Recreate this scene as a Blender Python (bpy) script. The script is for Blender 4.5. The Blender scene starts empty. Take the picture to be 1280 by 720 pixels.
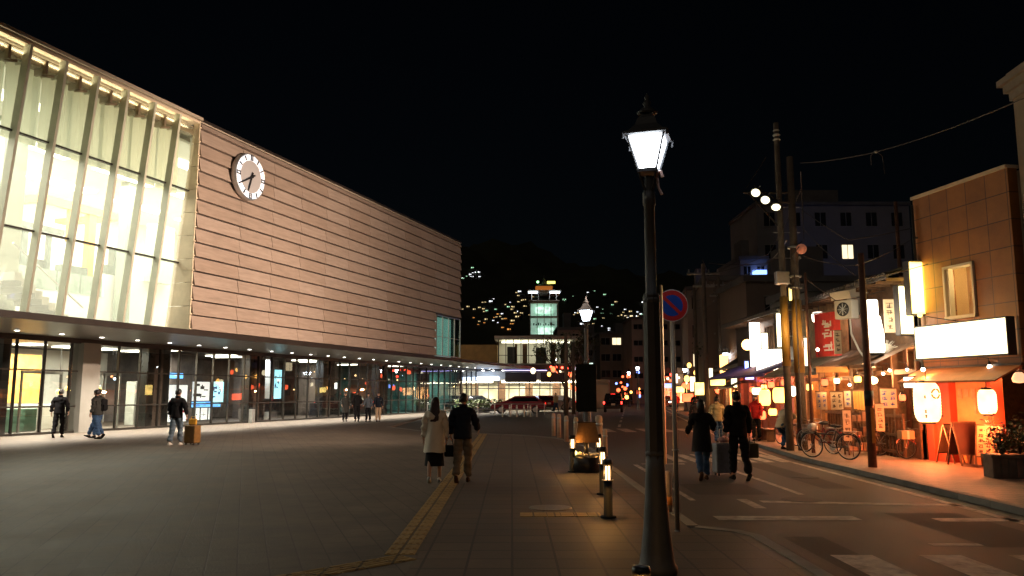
import bpy, bmesh, math, random
from mathutils import Vector, Matrix
R = math.radians
PI = math.pi
rnd = random.Random(7)
scene = bpy.context.scene
COL = scene.collection

# ------------------------------------------------------------------ camera, sky, city glow, exposure
PITCH = math.atan(.131)
cd = bpy.data.cameras.new('camera')
cam = bpy.data.objects.new('camera', cd); COL.objects.link(cam)
cam.location = (0, 0, 1.70)
cam.rotation_euler = (PI/2 + PITCH, 0, 0)
cd.lens = 28.125; cd.sensor_width = 36; cd.clip_start = .05; cd.clip_end = 6000
scene.camera = cam
world = bpy.data.worlds.new('World'); scene.world = world
world.use_nodes = True
wn = world.node_tree
sky = wn.nodes.new('ShaderNodeTexSky'); sky.sky_type = 'NISHITA'; sky.sun_disc = False
sky.sun_elevation = R(25); sky.sun_rotation = R(150)
bg = wn.nodes['Background']; bg.inputs['Strength'].default_value = .00038
wn.links.new(sky.outputs['Color'], bg.inputs['Color'])
sd = bpy.data.lights.new('city_glow', 'SUN'); sd.energy = .10; sd.angle = R(15); sd.color = (1, .8, .6)  # warm sun lamp added as fill for the city glow
so = bpy.data.objects.new('city_glow', sd); COL.objects.link(so)
so.rotation_euler = (R(50), 0, R(-25))
vs = scene.view_settings
vs.view_transform = 'Standard'; vs.look = 'None'; vs.exposure = 0; vs.gamma = 1; vs.use_curve_mapping = False
try:
    scene.cycles.use_light_tree = True
    scene.cycles.sample_clamp_indirect = 3
    scene.cycles.max_bounces = 8
    scene.cycles.transparent_max_bounces = 24
    scene.cycles.caustics_reflective = False
    scene.cycles.caustics_refractive = False
except Exception: pass

# ------------------------------------------------------------------ survey: turning sight lines of the photo into ground points
_c, _s = math.cos(PITCH), math.sin(PITCH)
def ray(u, v):
    x = (u-640)/1000; z = (360-v)/1000
    return Vector((x, _c - z*_s, _s + z*_c))
def G(u, v, z=0.):
    r = ray(u, v); t = (z-1.7)/r.z
    return Vector((r.x*t, r.y*t, z))
def PD(u, v, Y):
    r = ray(u, v); return Vector((0, 0, 1.7)) + r*(Y/r.y)

# ------------------------------------------------------------------ materials
def mat(name, col, rough=.6, metal=0., noise=0., scale=3., bump=0., bscale=20., emit=0., ecol=None, spec=.5, detail=4, coat=0.):
    m = bpy.data.materials.new(name); m.use_nodes = True
    nt = m.node_tree; b = nt.nodes['Principled BSDF']
    b.inputs['Base Color'].default_value = (*col, 1)
    b.inputs['Roughness'].default_value = rough
    b.inputs['Metallic'].default_value = metal
    b.inputs['Specular IOR Level'].default_value = spec
    b.inputs['Coat Weight'].default_value = coat
    if noise or bump:
        tc = nt.nodes.new('ShaderNodeTexCoord')
    if noise:
        n = nt.nodes.new('ShaderNodeTexNoise'); n.inputs['Scale'].default_value = scale; n.inputs['Detail'].default_value = detail
        n.inputs['Roughness'].default_value = .65
        nt.links.new(tc.outputs['Object'], n.inputs['Vector'])
        r = nt.nodes.new('ShaderNodeValToRGB')
        r.color_ramp.elements[0].position = .3; r.color_ramp.elements[1].position = .72
        r.color_ramp.elements[0].color = (*[max(0, c*(1-noise)) for c in col], 1)
        r.color_ramp.elements[1].color = (*[min(1, c*(1+noise)) for c in col], 1)
        nt.links.new(n.outputs['Fac'], r.inputs['Fac'])
        nt.links.new(r.outputs['Color'], b.inputs['Base Color'])
        mr = nt.nodes.new('ShaderNodeMapRange'); mr.inputs['To Min'].default_value = max(.02, rough-.12); mr.inputs['To Max'].default_value = min(1, rough+.12)
        nt.links.new(n.outputs['Fac'], mr.inputs['Value']); nt.links.new(mr.outputs['Result'], b.inputs['Roughness'])
    if bump:
        n2 = nt.nodes.new('ShaderNodeTexNoise'); n2.inputs['Scale'].default_value = bscale; n2.inputs['Detail'].default_value = 3
        nt.links.new(tc.outputs['Object'], n2.inputs['Vector'])
        bp = nt.nodes.new('ShaderNodeBump'); bp.inputs['Strength'].default_value = bump; bp.inputs['Distance'].default_value = .02
        nt.links.new(n2.outputs['Fac'], bp.inputs['Height']); nt.links.new(bp.outputs['Normal'], b.inputs['Normal'])
    if emit:
        b.inputs['Emission Color'].default_value = (*(ecol or col), 1)
        b.inputs['Emission Strength'].default_value = emit
    return m
def glow(name, col, s, sample=True, var=0., vscale=1.5):
    m = mat(name, tuple(min(.8, c) for c in col), .5, emit=s, ecol=col)
    if var:
        nt = m.node_tree; b = nt.nodes['Principled BSDF']
        tc = nt.nodes.new('ShaderNodeTexCoord'); n = nt.nodes.new('ShaderNodeTexNoise'); n.inputs['Scale'].default_value = vscale
        mr = nt.nodes.new('ShaderNodeMapRange'); mr.inputs['From Min'].default_value = .3; mr.inputs['From Max'].default_value = .7
        mr.inputs['To Min'].default_value = s*(1-var); mr.inputs['To Max'].default_value = s*(1+var)
        nt.links.new(tc.outputs['Object'], n.inputs['Vector']); nt.links.new(n.outputs['Fac'], mr.inputs['Value'])
        nt.links.new(mr.outputs['Result'], b.inputs['Emission Strength'])
    if not sample:
        m.cycles.emission_sampling = 'NONE'
    return m
def glassmat(name, tint, refl=.12, rough=.03, wav=0.):
    m = bpy.data.materials.new(name); m.use_nodes = True
    nt = m.node_tree; nt.nodes.clear()
    out = nt.nodes.new('ShaderNodeOutputMaterial'); mx = nt.nodes.new('ShaderNodeMixShader')
    tr = nt.nodes.new('ShaderNodeBsdfTransparent'); tr.inputs['Color'].default_value = (*tint, 1)
    gl = nt.nodes.new('ShaderNodeBsdfGlossy'); gl.inputs['Roughness'].default_value = rough
    lw = nt.nodes.new('ShaderNodeLayerWeight'); lw.inputs['Blend'].default_value = .5
    fr = nt.nodes.new('ShaderNodeMath'); fr.operation = 'POWER'; fr.inputs[1].default_value = 4; nt.links.new(lw.outputs['Facing'], fr.inputs[0])
    mr = nt.nodes.new('ShaderNodeMapRange'); mr.inputs['To Min'].default_value = refl; mr.inputs['To Max'].default_value = 1
    nt.links.new(fr.outputs[0], mr.inputs['Value']); nt.links.new(mr.outputs['Result'], mx.inputs[0])
    nt.links.new(tr.outputs[0], mx.inputs[1]); nt.links.new(gl.outputs[0], mx.inputs[2]); nt.links.new(mx.outputs[0], out.inputs[0])
    if wav:
        tc = nt.nodes.new('ShaderNodeTexCoord'); mp = nt.nodes.new('ShaderNodeMapping'); mp.inputs['Scale'].default_value = (1, 1, .35)
        n = nt.nodes.new('ShaderNodeTexNoise'); n.inputs['Scale'].default_value = .9; n.inputs['Detail'].default_value = 1
        bp = nt.nodes.new('ShaderNodeBump'); bp.inputs['Strength'].default_value = wav; bp.inputs['Distance'].default_value = .05
        nt.links.new(tc.outputs['Object'], mp.inputs[0]); nt.links.new(mp.outputs[0], n.inputs['Vector']); nt.links.new(n.outputs['Fac'], bp.inputs['Height'])
        nt.links.new(bp.outputs[0], gl.inputs['Normal'])
    return m
def pavemat(name, c1, c2, mortar, bw, bh, msize=.012, rough=.7, offset=.5, stain=.45, spec=.5, rot=0.):
    m = bpy.data.materials.new(name); m.use_nodes = True
    nt = m.node_tree; b = nt.nodes['Principled BSDF']
    tc = nt.nodes.new('ShaderNodeTexCoord'); mp = nt.nodes.new('ShaderNodeMapping'); mp.inputs['Rotation'].default_value = (0, 0, rot)
    br = nt.nodes.new('ShaderNodeTexBrick')
    br.inputs['Color1'].default_value = (*c1, 1); br.inputs['Color2'].default_value = (*c2, 1); br.inputs['Mortar'].default_value = (*mortar, 1)
    br.inputs['Scale'].default_value = 1; br.inputs['Brick Width'].default_value = bw; br.inputs['Row Height'].default_value = bh
    br.inputs['Mortar Size'].default_value = msize; br.offset = offset; br.inputs['Bias'].default_value = 0.
    n = nt.nodes.new('ShaderNodeTexNoise'); n.inputs['Scale'].default_value = .8; n.inputs['Detail'].default_value = 9; n.inputs['Roughness'].default_value = .74
    mr = nt.nodes.new('ShaderNodeMapRange'); mr.inputs['From Min'].default_value = .3; mr.inputs['From Max'].default_value = .7
    mr.inputs['To Min'].default_value = 1-stain; mr.inputs['To Max'].default_value = 1+stain*.6
    mul = nt.nodes.new('ShaderNodeMix'); mul.data_type = 'RGBA'; mul.blend_type = 'MULTIPLY'; mul.inputs[0].default_value = 1
    nt.links.new(tc.outputs['Object'], mp.inputs[0]); nt.links.new(mp.outputs[0], br.inputs['Vector']); nt.links.new(tc.outputs['Object'], n.inputs['Vector'])
    nt.links.new(n.outputs['Fac'], mr.inputs['Value'])
    nt.links.new(br.outputs['Color'], mul.inputs[6]); nt.links.new(mr.outputs['Result'], mul.inputs[7])
    nt.links.new(mul.outputs[2], b.inputs['Base Color'])
    n3 = nt.nodes.new('ShaderNodeTexNoise'); n3.inputs['Scale'].default_value = 40; nt.links.new(tc.outputs['Object'], n3.inputs['Vector'])
    ad = nt.nodes.new('ShaderNodeMath'); ad.operation = 'MULTIPLY_ADD'; ad.inputs[1].default_value = -1.2
    nt.links.new(br.outputs['Fac'], ad.inputs[0]); nt.links.new(n3.outputs['Fac'], ad.inputs[2])
    bp = nt.nodes.new('ShaderNodeBump'); bp.inputs['Strength'].default_value = .35; bp.inputs['Distance'].default_value = .01
    nt.links.new(ad.outputs[0], bp.inputs['Height']); nt.links.new(bp.outputs[0], b.inputs['Normal'])
    mr2 = nt.nodes.new('ShaderNodeMapRange'); mr2.inputs['To Min'].default_value = rough-.2; mr2.inputs['To Max'].default_value = min(1, rough+.15)
    nt.links.new(n.outputs['Fac'], mr2.inputs['Value']); nt.links.new(mr2.outputs['Result'], b.inputs['Roughness'])
    b.inputs['Specular IOR Level'].default_value = spec
    return m
def islandmat(name, col, var=.25, rough=.5, metal=0., hue=(1, .96, .92), streak=.3):
    m = mat(name, col, rough, metal)
    nt = m.node_tree; b = nt.nodes['Principled BSDF']
    g = nt.nodes.new('ShaderNodeNewGeometry'); r = nt.nodes.new('ShaderNodeValToRGB')
    r.color_ramp.elements[0].color = (*[c*(1-var)*h for c, h in zip(col, hue)], 1); r.color_ramp.elements[1].color = (*[min(1, c*(1+var)) for c in col], 1)
    nt.links.new(g.outputs['Random Per Island'], r.inputs['Fac'])
    tc = nt.nodes.new('ShaderNodeTexCoord'); mp = nt.nodes.new('ShaderNodeMapping'); mp.inputs['Scale'].default_value = (.7, .7, 6)
    n = nt.nodes.new('ShaderNodeTexNoise'); n.inputs['Scale'].default_value = 1.2; n.inputs['Detail'].default_value = 6; n.inputs['Roughness'].default_value = .7
    mr = nt.nodes.new('ShaderNodeMapRange'); mr.inputs['From Min'].default_value = .3; mr.inputs['From Max'].default_value = .7
    mr.inputs['To Min'].default_value = 1-streak; mr.inputs['To Max'].default_value = 1+streak*.5
    mul = nt.nodes.new('ShaderNodeMix'); mul.data_type = 'RGBA'; mul.blend_type = 'MULTIPLY'; mul.inputs[0].default_value = 1
    nt.links.new(tc.outputs['Object'], mp.inputs[0]); nt.links.new(mp.outputs[0], n.inputs['Vector']); nt.links.new(n.outputs['Fac'], mr.inputs['Value'])
    nt.links.new(r.outputs['Color'], mul.inputs[6]); nt.links.new(mr.outputs['Result'], mul.inputs[7]); nt.links.new(mul.outputs[2], b.inputs['Base Color'])
    return m

M = {}
M['dark_metal'] = mat('dark_metal', (.035, .037, .04), .42, .5, .25, 6, .1, 60)
M['black'] = mat('black_paint', (.012, .012, .014), .4, 0, .2, 8)
M['charcoal'] = mat('charcoal', (.035, .034, .036), .6, 0, .25, 5)
M['white_paint'] = mat('white_paint', (.72, .71, .68), .55, 0, .08, 2)
M['offwhite'] = mat('offwhite_plaster', (.6, .57, .5), .8, 0, .1, 1.2)
M['grey'] = mat('grey_concrete', (.28, .27, .26), .85, 0, .22, 1.5, .3, 30)
M['dgrey'] = mat('dark_grey_concrete', (.13, .125, .13), .85, 0, .25, .6, .2, 30)
M['steel'] = mat('galvanised_steel', (.45, .45, .44), .4, .8, .15, 6)
M['chrome'] = mat('chrome', (.4, .4, .4), .3, 1, .05, 5)
M['wood'] = mat('weathered_wood', (.14, .075, .04), .65, 0, .4, 6, .3, 25)
M['dwood'] = mat('dark_wood', (.06, .035, .022), .6, 0, .35, 5, .3, 25)
M['red'] = mat('red_paint', (.45, .03, .02), .5, 0, .15, 4)
M['redwall'] = mat('red_wall', (.5, .07, .03), .7, 0, .25, 1.6)
M['orangewall'] = mat('orange_wall', (.62, .27, .1), .75, 0, .22, 1.8)
M['blue'] = mat('blue_paint', (.02, .07, .42), .45, 0, .08, 4)
M['cream'] = mat('cream_plaster', (.62, .52, .38), .8, 0, .15, 1.2)
M['tyre'] = mat('tyre_rubber', (.015, .015, .015), .8)
M['glass'] = glassmat('clear_glass', (.93, .97, .95), .04, .01)
M['glass_dark'] = glassmat('station_glass', (.8, .84, .8), .26, .012, .12)
M['glass_up'] = glassmat('atrium_glass', (.93, .96, .92), .04, .03)
def add_milk(m, f, col):
    nt = m.node_tree; out = [n for n in nt.nodes if n.type == 'OUTPUT_MATERIAL'][0]; src = out.inputs[0].links[0].from_socket
    tl_ = nt.nodes.new('ShaderNodeBsdfTranslucent'); tl_.inputs['Color'].default_value = (*col, 1); mx = nt.nodes.new('ShaderNodeMixShader'); mx.inputs[0].default_value = f
    nt.links.new(src, mx.inputs[1]); nt.links.new(tl_.outputs[0], mx.inputs[2]); nt.links.new(mx.outputs[0], out.inputs[0])
add_milk(M['glass_up'], .2, (.95, .94, .84))
M['blackglass'] = mat('dark_window_glass', (.012, .014, .018), .08, 0, 0, spec=.8)

# ------------------------------------------------------------------ mesh helpers
class MB:
    def __init__(s): s.v = []; s.f = []; s.m = []; s.k = 0; s.sm = []; s.smooth = False
    def face(s, idx): s.f.append(tuple(idx)); s.m.append(s.k); s.sm.append(s.smooth)
    def pts(s, ps):
        n = len(s.v); s.v.extend(tuple(p) for p in ps); return n
    def box(s, x0, y0, z0, x1, y1, z1, mx=None):
        P = [Vector(p) for p in [(x0,y0,z0),(x1,y0,z0),(x1,y1,z0),(x0,y1,z0),(x0,y0,z1),(x1,y0,z1),(x1,y1,z1),(x0,y1,z1)]]
        if mx: P = [mx @ p for p in P]
        n = s.pts(P)
        for q in ((3,2,1,0),(4,5,6,7),(0,1,5,4),(1,2,6,5),(2,3,7,6),(3,0,4,7)): s.face([n+i for i in q])
        return s
    def bev(s, x0, y0, z0, x1, y1, z1, b=.02, mx=None):
        bm = bmesh.new()
        bmesh.ops.create_cube(bm, size=1)
        for v in bm.verts: v.co = Vector(((x0+x1)/2+v.co.x*(x1-x0), (y0+y1)/2+v.co.y*(y1-y0), (z0+z1)/2+v.co.z*(z1-z0)))
        bmesh.ops.bevel(bm, geom=bm.edges[:], offset=b, segments=2, profile=.5, affect='EDGES')
        s.bmadd(bm, mx); bm.free(); return s
    def bmadd(s, bm, mx=None):
        bm.verts.index_update(); P = [(mx @ v.co if mx else v.co.copy()) for v in bm.verts]; n = s.pts(P)
        for f in bm.faces: s.face([n+v.index for v in f.verts])
    def tube(s, ps, r, n=8, caps=True):
        ps = [Vector(p) for p in ps]; rs = r if isinstance(r, (list, tuple)) else [r]*len(ps)
        rings = []; prev = None
        for i, p in enumerate(ps):
            t = (ps[min(i+1, len(ps)-1)] - ps[max(i-1, 0)]).normalized()
            if prev is None:
                a = t.orthogonal().normalized()
                if abs(t.z) > .9: a = Vector((1, 0, 0)); a = (a - t*a.dot(t)).normalized()
            else: a = (prev - t*prev.dot(t)).normalized()
            prev = a; b = t.cross(a)
            rings.append(s.pts([p + (a*math.cos(2*PI*k/n) + b*math.sin(2*PI*k/n))*rs[i] for k in range(n)]))
        sm = s.smooth; s.smooth = n > 6
        for i in range(len(rings)-1):
            for k in range(n):
                s.face((rings[i]+k, rings[i]+(k+1) % n, rings[i+1]+(k+1) % n, rings[i+1]+k))
        s.smooth = sm
        if caps:
            s.face([rings[0]+k for k in range(n)][::-1]); s.face([rings[-1]+k for k in range(n)])
        return s
    def lathe(s, prof, c=(0, 0, 0), n=16, a0=0., mx=None, sx=1., sy=1.):
        rings = []
        for r, z in prof:
            P = [Vector((c[0]+sx*r*math.cos(a0+2*PI*k/n), c[1]+sy*r*math.sin(a0+2*PI*k/n), c[2]+z)) for k in range(n)]
            if mx: P = [mx @ p for p in P]
            rings.append(s.pts(P))
        sm = s.smooth; s.smooth = n > 8
        for i in range(len(rings)-1):
            for k in range(n): s.face((rings[i]+k, rings[i]+(k+1) % n, rings[i+1]+(k+1) % n, rings[i+1]+k))
        s.smooth = sm
        s.face([rings[0]+k for k in range(n)][::-1]); s.face([rings[-1]+k for k in range(n)])
        return s
    def ball(s, c, r, n=12, sz=1., sx=1., sy=1.):
        m = n//2
        return s.lathe([(max(.001, r*math.sin(PI*i/m)), -sz*r*math.cos(PI*i/m)) for i in range(m+1)], c, n, sx=sx, sy=sy)
    def prism(s, poly, z0, z1, mx=None):
        n = len(poly); P = [Vector((x, y, z0)) for x, y in poly] + [Vector((x, y, z1)) for x, y in poly]
        if mx: P = [mx @ p for p in P]
        o = s.pts(P)
        s.face([o+i for i in range(n)][::-1]); s.face([o+n+i for i in range(n)])
        for i in range(n): s.face((o+i, o+(i+1) % n, o+n+(i+1) % n, o+n+i))
        return s
    def torus(s, R_, r, mx, n=24, m=6):
        s.tube([mx @ Vector((R_*math.cos(2*PI*i/n), R_*math.sin(2*PI*i/n), 0)) for i in range(n+1)], r, m, False); return s
    def quad(s, a, b, c, d):
        n = s.pts([a, b, c, d]); s.face((n, n+1, n+2, n+3)); return s
    def mesh(s, name, mats):
        me = bpy.data.meshes.new(name); me.from_pydata([tuple(v) for v in s.v], [], s.f)
        for m in (mats if isinstance(mats, (list, tuple)) else [mats]): me.materials.append(m)
        me.polygons.foreach_set('material_index', s.m); me.polygons.foreach_set('use_smooth', s.sm); me.update()
        return me
    def build(s, name, mats, parent=None, loc=None, rot=None):
        o = bpy.data.objects.new(name, s.mesh(name, mats)); COL.objects.link(o)
        if parent: o.parent = parent
        if loc is not None: o.location = loc
        if rot is not None: o.rotation_euler = rot
        return o
def tag(o, label=None, cat=None, group=None, kind=None):
    if label: o['label'] = label
    if cat: o['category'] = cat
    if group: o['group'] = group
    if kind: o['kind'] = kind
    return o
def thing(name, loc, label, cat, rz=0., group=None):
    o = bpy.data.objects.new(name, None); COL.objects.link(o); o.location = loc; o.rotation_euler = (0, 0, rz)
    o.empty_display_size = .2
    return tag(o, label, cat, group)
def copy_tree(o, parent=None):
    c = o.copy(); COL.objects.link(c)
    if parent: c.parent = parent
    for ch in [x for x in bpy.data.objects if x.parent == o]: copy_tree(ch, c)
    return c
def lamp(kind, loc, power, col, parent=None, size=.1, spot=None, aim=None, blend=.5, shape=None, name='light', sy=None):
    ld = bpy.data.lights.new(name, kind); ld.energy = power; ld.color = col
    if kind in ('POINT', 'SPOT'): ld.shadow_soft_size = size
    if kind == 'AREA':
        ld.size = size
        if sy: ld.shape = 'RECTANGLE'; ld.size_y = sy
    if kind == 'SPOT': ld.spot_size = spot; ld.spot_blend = blend
    o = bpy.data.objects.new(name, ld); COL.objects.link(o); o.location = loc
    if parent: o.parent = parent
    if aim is not None: o.rotation_euler = (Vector(aim)-Vector(loc)).to_track_quat('-Z', 'Y').to_euler()
    return o
def RZ(a): return Matrix.Rotation(a, 4, 'Z')
def T(x, y, z): return Matrix.Translation((x, y, z))

# ------------------------------------------------------------------ the setting
M['asphalt'] = mat('asphalt', (.052, .044, .039), .7, 0, .3, .9, .5, 90, detail=8)
M['mark'] = mat('road_marking', (.33, .29, .25), .7, 0, .75, 5, .2, 60, detail=8)
M['plaza'] = pavemat('plaza_paving', (.10, .077, .058), (.118, .092, .07), (.055, .042, .032), .6, .3, .008, .72, stain=.65, rot=R(71.67))
M['walk'] = pavemat('sidewalk_pavers', (.09, .063, .045), (.118, .082, .057), (.04, .03, .022), .45, .45, .014, .66, offset=.0, stain=.5)
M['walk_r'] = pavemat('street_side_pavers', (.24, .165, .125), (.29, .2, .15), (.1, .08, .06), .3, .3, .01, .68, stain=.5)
M['kerb'] = mat('kerb_stone', (.2, .19, .175), .8, 0, .2, 3, .3, 30)
M['tactile'] = pavemat('tactile_yellow', (.36, .235, .08), (.4, .26, .09), (.13, .09, .045), .3, .3, .014, .7, offset=0, stain=.5)

def sheet(name, poly, z, m, kind='structure'):
    b = MB(); n = b.pts([(x, y, z) for x, y in poly]); b.face(range(n, n+len(poly)))
    o = b.build(name, m); tag(o, kind=kind); return o
sheet('ground', [(-2500, -2500), (2500, -2500), (2500, 2500), (-2500, 2500)], -.14, M['asphalt'])
LK = [(3.05, -12), (3.0, 9.9), (2.85, 10.25), (2.4, 10.6), (2.35, 20), (2.55, 23.5), (2.45, 26), (2.15, 28.6), (1.7, 31), (.4, 33), (-1.5, 34.5), (-4, 36.5), (-6.2, 41)]
RK = [(7.35, -12), (7.5, 10), (7.65, 16), (7.75, 22), (8.3, 28), (9.6, 38), (12.1, 54.8), (14.4, 71), (21.5, 118), (29, 170)]
road = [(3.0, -13), (7.6, -13)] + [(x+.05, y) for x, y in RK[1:]] + [(22, 170), (14.5, 118), (7.2, 74), (5.2, 62), (-8, 62), (-8, 34)] + [(x-.05, y) for x, y in LK[::-1][3:]]
sheet('road', road, -.10, M['asphalt'])
def slab(name, poly, m, z=0.):
    b = MB(); b.prism(poly, -.14, z); o = b.build(name, m); tag(o, kind='structure'); return o
# station forecourt (left) and the block paved footway beside the road
slab('plaza', [(-1.0, -12), (-1.0, 33.9), (-1.5, 34.3), (-4, 36.3), (-6.2, 41), (-6.5, 72), (-40, 84), (-60, 20), (-60, -12)], M['plaza'])
slab('footway', [(-.998, -12), (2.9, -12), (2.85, 9.85), (2.7, 10.12), (2.25, 10.45), (2.2, 20), (2.4, 23.5), (2.3, 26), (2.0, 28.5), (1.55, 30.9), (.3, 32.85), (-.998, 33.7)], M['walk'])
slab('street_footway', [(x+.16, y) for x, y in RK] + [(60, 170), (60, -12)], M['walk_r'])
def kerb(pts, side, name='kerb'):
    b = MB()
    for (x0, y0), (x1, y1) in zip(pts[:-1], pts[1:]):
        L = math.hypot(x1-x0, y1-y0); n = max(1, int(L/.9)); nx, ny = (y1-y0)/L, -(x1-x0)/L
        for i in range(n):
            a = (i+.008)/n; c = (i+1-.008)/n
            P0 = Vector((x0+(x1-x0)*a, y0+(y1-y0)*a)); P1 = Vector((x0+(x1-x0)*c, y0+(y1-y0)*c))
            w = Vector((nx, ny))*.15*side
            b.prism([tuple(P0), tuple(P1), tuple(P1+w), tuple(P0+w)] if side < 0 else [tuple(P0), tuple(P0+w), tuple(P1+w), tuple(P1)], -.13, .008)
    o = b.build(name, M['kerb']); tag(o, kind='structure')
kerb(LK, -1); kerb(RK, 1)
# yellow tactile strip: straight run, then a bend toward the lower left
b = MB()
def tact(p0, p1, w):
    p0 = Vector(p0); p1 = Vector(p1); d = (p1-p0); L = d.length; d.normalize(); nn = Vector((-d.y, d.x))
    n = int(L/.3)
    for i in range(n):
        a = p0 + d*(i*.3+.006); c = p0 + d*((i+1)*.3-.006)
        b.prism([tuple(a), tuple(a+nn*w), tuple(c+nn*w), tuple(c)][::-1], -.01, .006)
        for k in range(4):
            q = a + nn*(w*(k+.5)/4); e = c + nn*(w*(k+.5)/4); dd = (e-q); q = q+dd*.08; e = q+dd*.82; h = nn*.018
            b.prism([tuple(q-h), tuple(q+h), tuple(e+h), tuple(e-h)][::-1], .004, .012)
tact((-1.03, 8.75), (-1.03, 34), .32)
tact((-1.2, 8.75), (-3.9, 6.1), .32)
tact((-1.03, 14.9), (-1.03, 15.0), .32)
o = b.build('tactile_paving', M['tactile']); tag(o, kind='structure')
# small patch of tactile pavers and an iron cover near the bollard lamps
b = MB(); g0 = G(650, 646); g1 = G(708, 638)
for i in range(6):
    for j in range(2): b.box(g0.x+.005+i*.19, g0.y+.005+j*.19, -.01, g0.x+.185+i*.19, g0.y+.185+j*.19, .007)
o = b.build('tactile_patch', M['tactile']); tag(o, kind='structure')
b = MB(); b.lathe([(.32, -.01), (.32, .006), (.29, .009), (.0, .009)][:3], tuple(G(688, 635)), 24)
o = b.build('cover_plate', mat('iron_cover', (.16, .13, .1), .5, .3, .4, 12, .4, 30)); tag(o, kind='structure')
# road markings
b = MB()
Z = -.096
def q4(*uv):
    n = b.pts([tuple(G(u, v, Z)) for u, v in uv]); b.face(range(n, n+4))
def strip(x0, y0, x1, y1):
    n = b.pts([(x0, y0, Z), (x1, y0, Z), (x1, y1, Z), (x0, y1, Z)]); b.face(range(n, n+4))
for i in range(5): strip(3.55+i*.99, 4.9, 4.02+i*.99, 9.25)
strip(2.95, 11.72, 5.0, 12.1); strip(6.05, 11.6, 7.25, 11.9)
n = b.pts([(4.15, 13.55, Z), (7.3, 13.1, Z), (7.3, 13.35, Z), (4.15, 13.8, Z)]); b.face(range(n, n+4))
strip(3.82, 12.9, 4.0, 14.0)
for (x0, y0), (x1, y1) in zip(RK[:-1], RK[1:]):
    n = b.pts([(x0-.5, y0, Z), (x0-.36, y0, Z), (x1-.36, y1, Z), (x1-.5, y1, Z)]); b.face(range(n, n+4))
for i in range(7): strip(4.3+i*.46, 21.3, 4.58+i*.46, 24.0)           # crossing in the middle distance
for i in range(8): strip(4.3+i*.95, 37.5, 4.85+i*.95, 41)            # far crossing
for i in range(9):
    y = 43+i*7; x = 5.6+(y-43)*.146+.0
    n = b.pts([(x, y, Z), (x+.15, y, Z), (x+.15+.51, y+3.5, Z), (x+.51, y+3.5, Z)]); b.face(range(n, n+4))
strip(3.05, 16.5, 3.17, 20.6); strip(3.0, 13.8, 3.1, 15.6); strip(3.3, 20.7, 4.4, 20.9)
strip(5.0, 9.8, 5.6, 9.95); strip(5.1, 14.6, 5.22, 20.5)
o = b.build('road_markings', M['mark']); tag(o, kind='structure')
# repaired patches and iron covers in the carriageway
b = MB(); Z = -.0975
strip(5.6, 9.7, 6.7, 12.4); strip(3.3, 14.6, 4.6, 16.3); strip(5.9, 15.5, 6.5, 21); strip(3.4, 5.2, 3.9, 10.4)
o = b.build('asphalt_patches', mat('asphalt_patch', (.032, .029, .027), .85, 0, .3, 2, .5, 120)); tag(o, kind='structure')
b = MB()
for x, y, r in ((4.9, 13.9, .33), (6.3, 17.6, .3), (5.6, 8.1, .28)): b.lathe([(r, -.11), (r, -.094)], (x, y, 0), 24); b.lathe([(r*.8, -.1), (r*.8, -.091)], (x, y, 0), 24)
o = b.build('road_covers', mat('iron_road_cover', (.03, .028, .026), .75, .1, .3, 12, .5, 40)); tag(o, kind='structure')
# ------------------------------------------------------------------ station building (local x along the front, y into the building)
M['copper'] = islandmat('pinkish_metal_panel', (.365, .29, .243), .07, .5, .15, streak=.26)
M['soffit'] = mat('soffit_panel', (.2, .2, .19), .35, .3, .15, 1.5)
M['fascia'] = mat('canopy_fascia', (.03, .023, .02), .45, .3, .2, 3)
M['int_wall'] = mat('interior_white_wall', (.76, .76, .7), .7, 0, .06, .6)
M['int_floor'] = mat('interior_floor', (.4, .38, .34), .25, 0, .12, 1.2)
M['fin'] = mat('pale_green_fin', (.5, .5, .4), .5, 0, .1, 2)
M['blind'] = mat('roller_blind', (.62, .66, .52), .8, 0, .1, .7)
M['blind'].node_tree.nodes['Principled BSDF'].inputs['Transmission Weight'].default_value = 0
_nt = M['blind'].node_tree; _o = _nt.nodes['Material Output']; _t = _nt.nodes.new('ShaderNodeBsdfTranslucent'); _t.inputs['Color'].default_value = (.5, .54, .42, 1); _m = _nt.nodes.new('ShaderNodeMixShader'); _m.inputs[0].default_value = .35
_nt.links.new(_nt.nodes['Principled BSDF'].outputs[0], _m.inputs[1]); _nt.links.new(_t.outputs[0], _m.inputs[2]); _nt.links.new(_m.outputs[0], _o.inputs['Surface'])
M['int_dark'] = mat('dim_interior_wall', (.2, .17, .15), .7, 0, .6, .9)
M['stone'] = mat('pink_stone_pier', (.1, .07, .062), .3, 0, .5, 5, detail=9)
M['mullion'] = mat('bronze_mullion', (.05, .045, .04), .35, .6, .15, 4)
M['warm_led'] = glow('warm_roof_strip', (1, .88, .6), 2.2)
M['ceil_glow'] = glow('ceiling_light_panel', (1, .96, .84), 5)
M['ceil_glow2'] = glow('lobby_ceiling_light', (1, .92, .75), 9)
M['dl'] = glow('downlight_lens', (1, .95, .85), 20)
M['ledwhite'] = glow('white_light', (1, .97, .92), 4)
M['poster'] = glow('backlit_poster', (.95, .97, 1), 1.1)
M['screen_blue'] = glow('blue_screen', (.15, .45, 1), 2.2)
M['screen_cyan'] = glow('cyan_screen', (.4, .85, 1), 2.0)
M['orange_glow'] = glow('orange_lantern', (1, .55, .12), 6)
st = thing('station_building', (-21.359, 7.077, 0), 'long modern station building with pinkish louvred panel front, glazed lit atrium and deep canopy', 'station', R(71.67))
S0, S1, ZB, ZT = 26.55, 55.6, 4.24, 13.0
GW = 6.4
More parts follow.
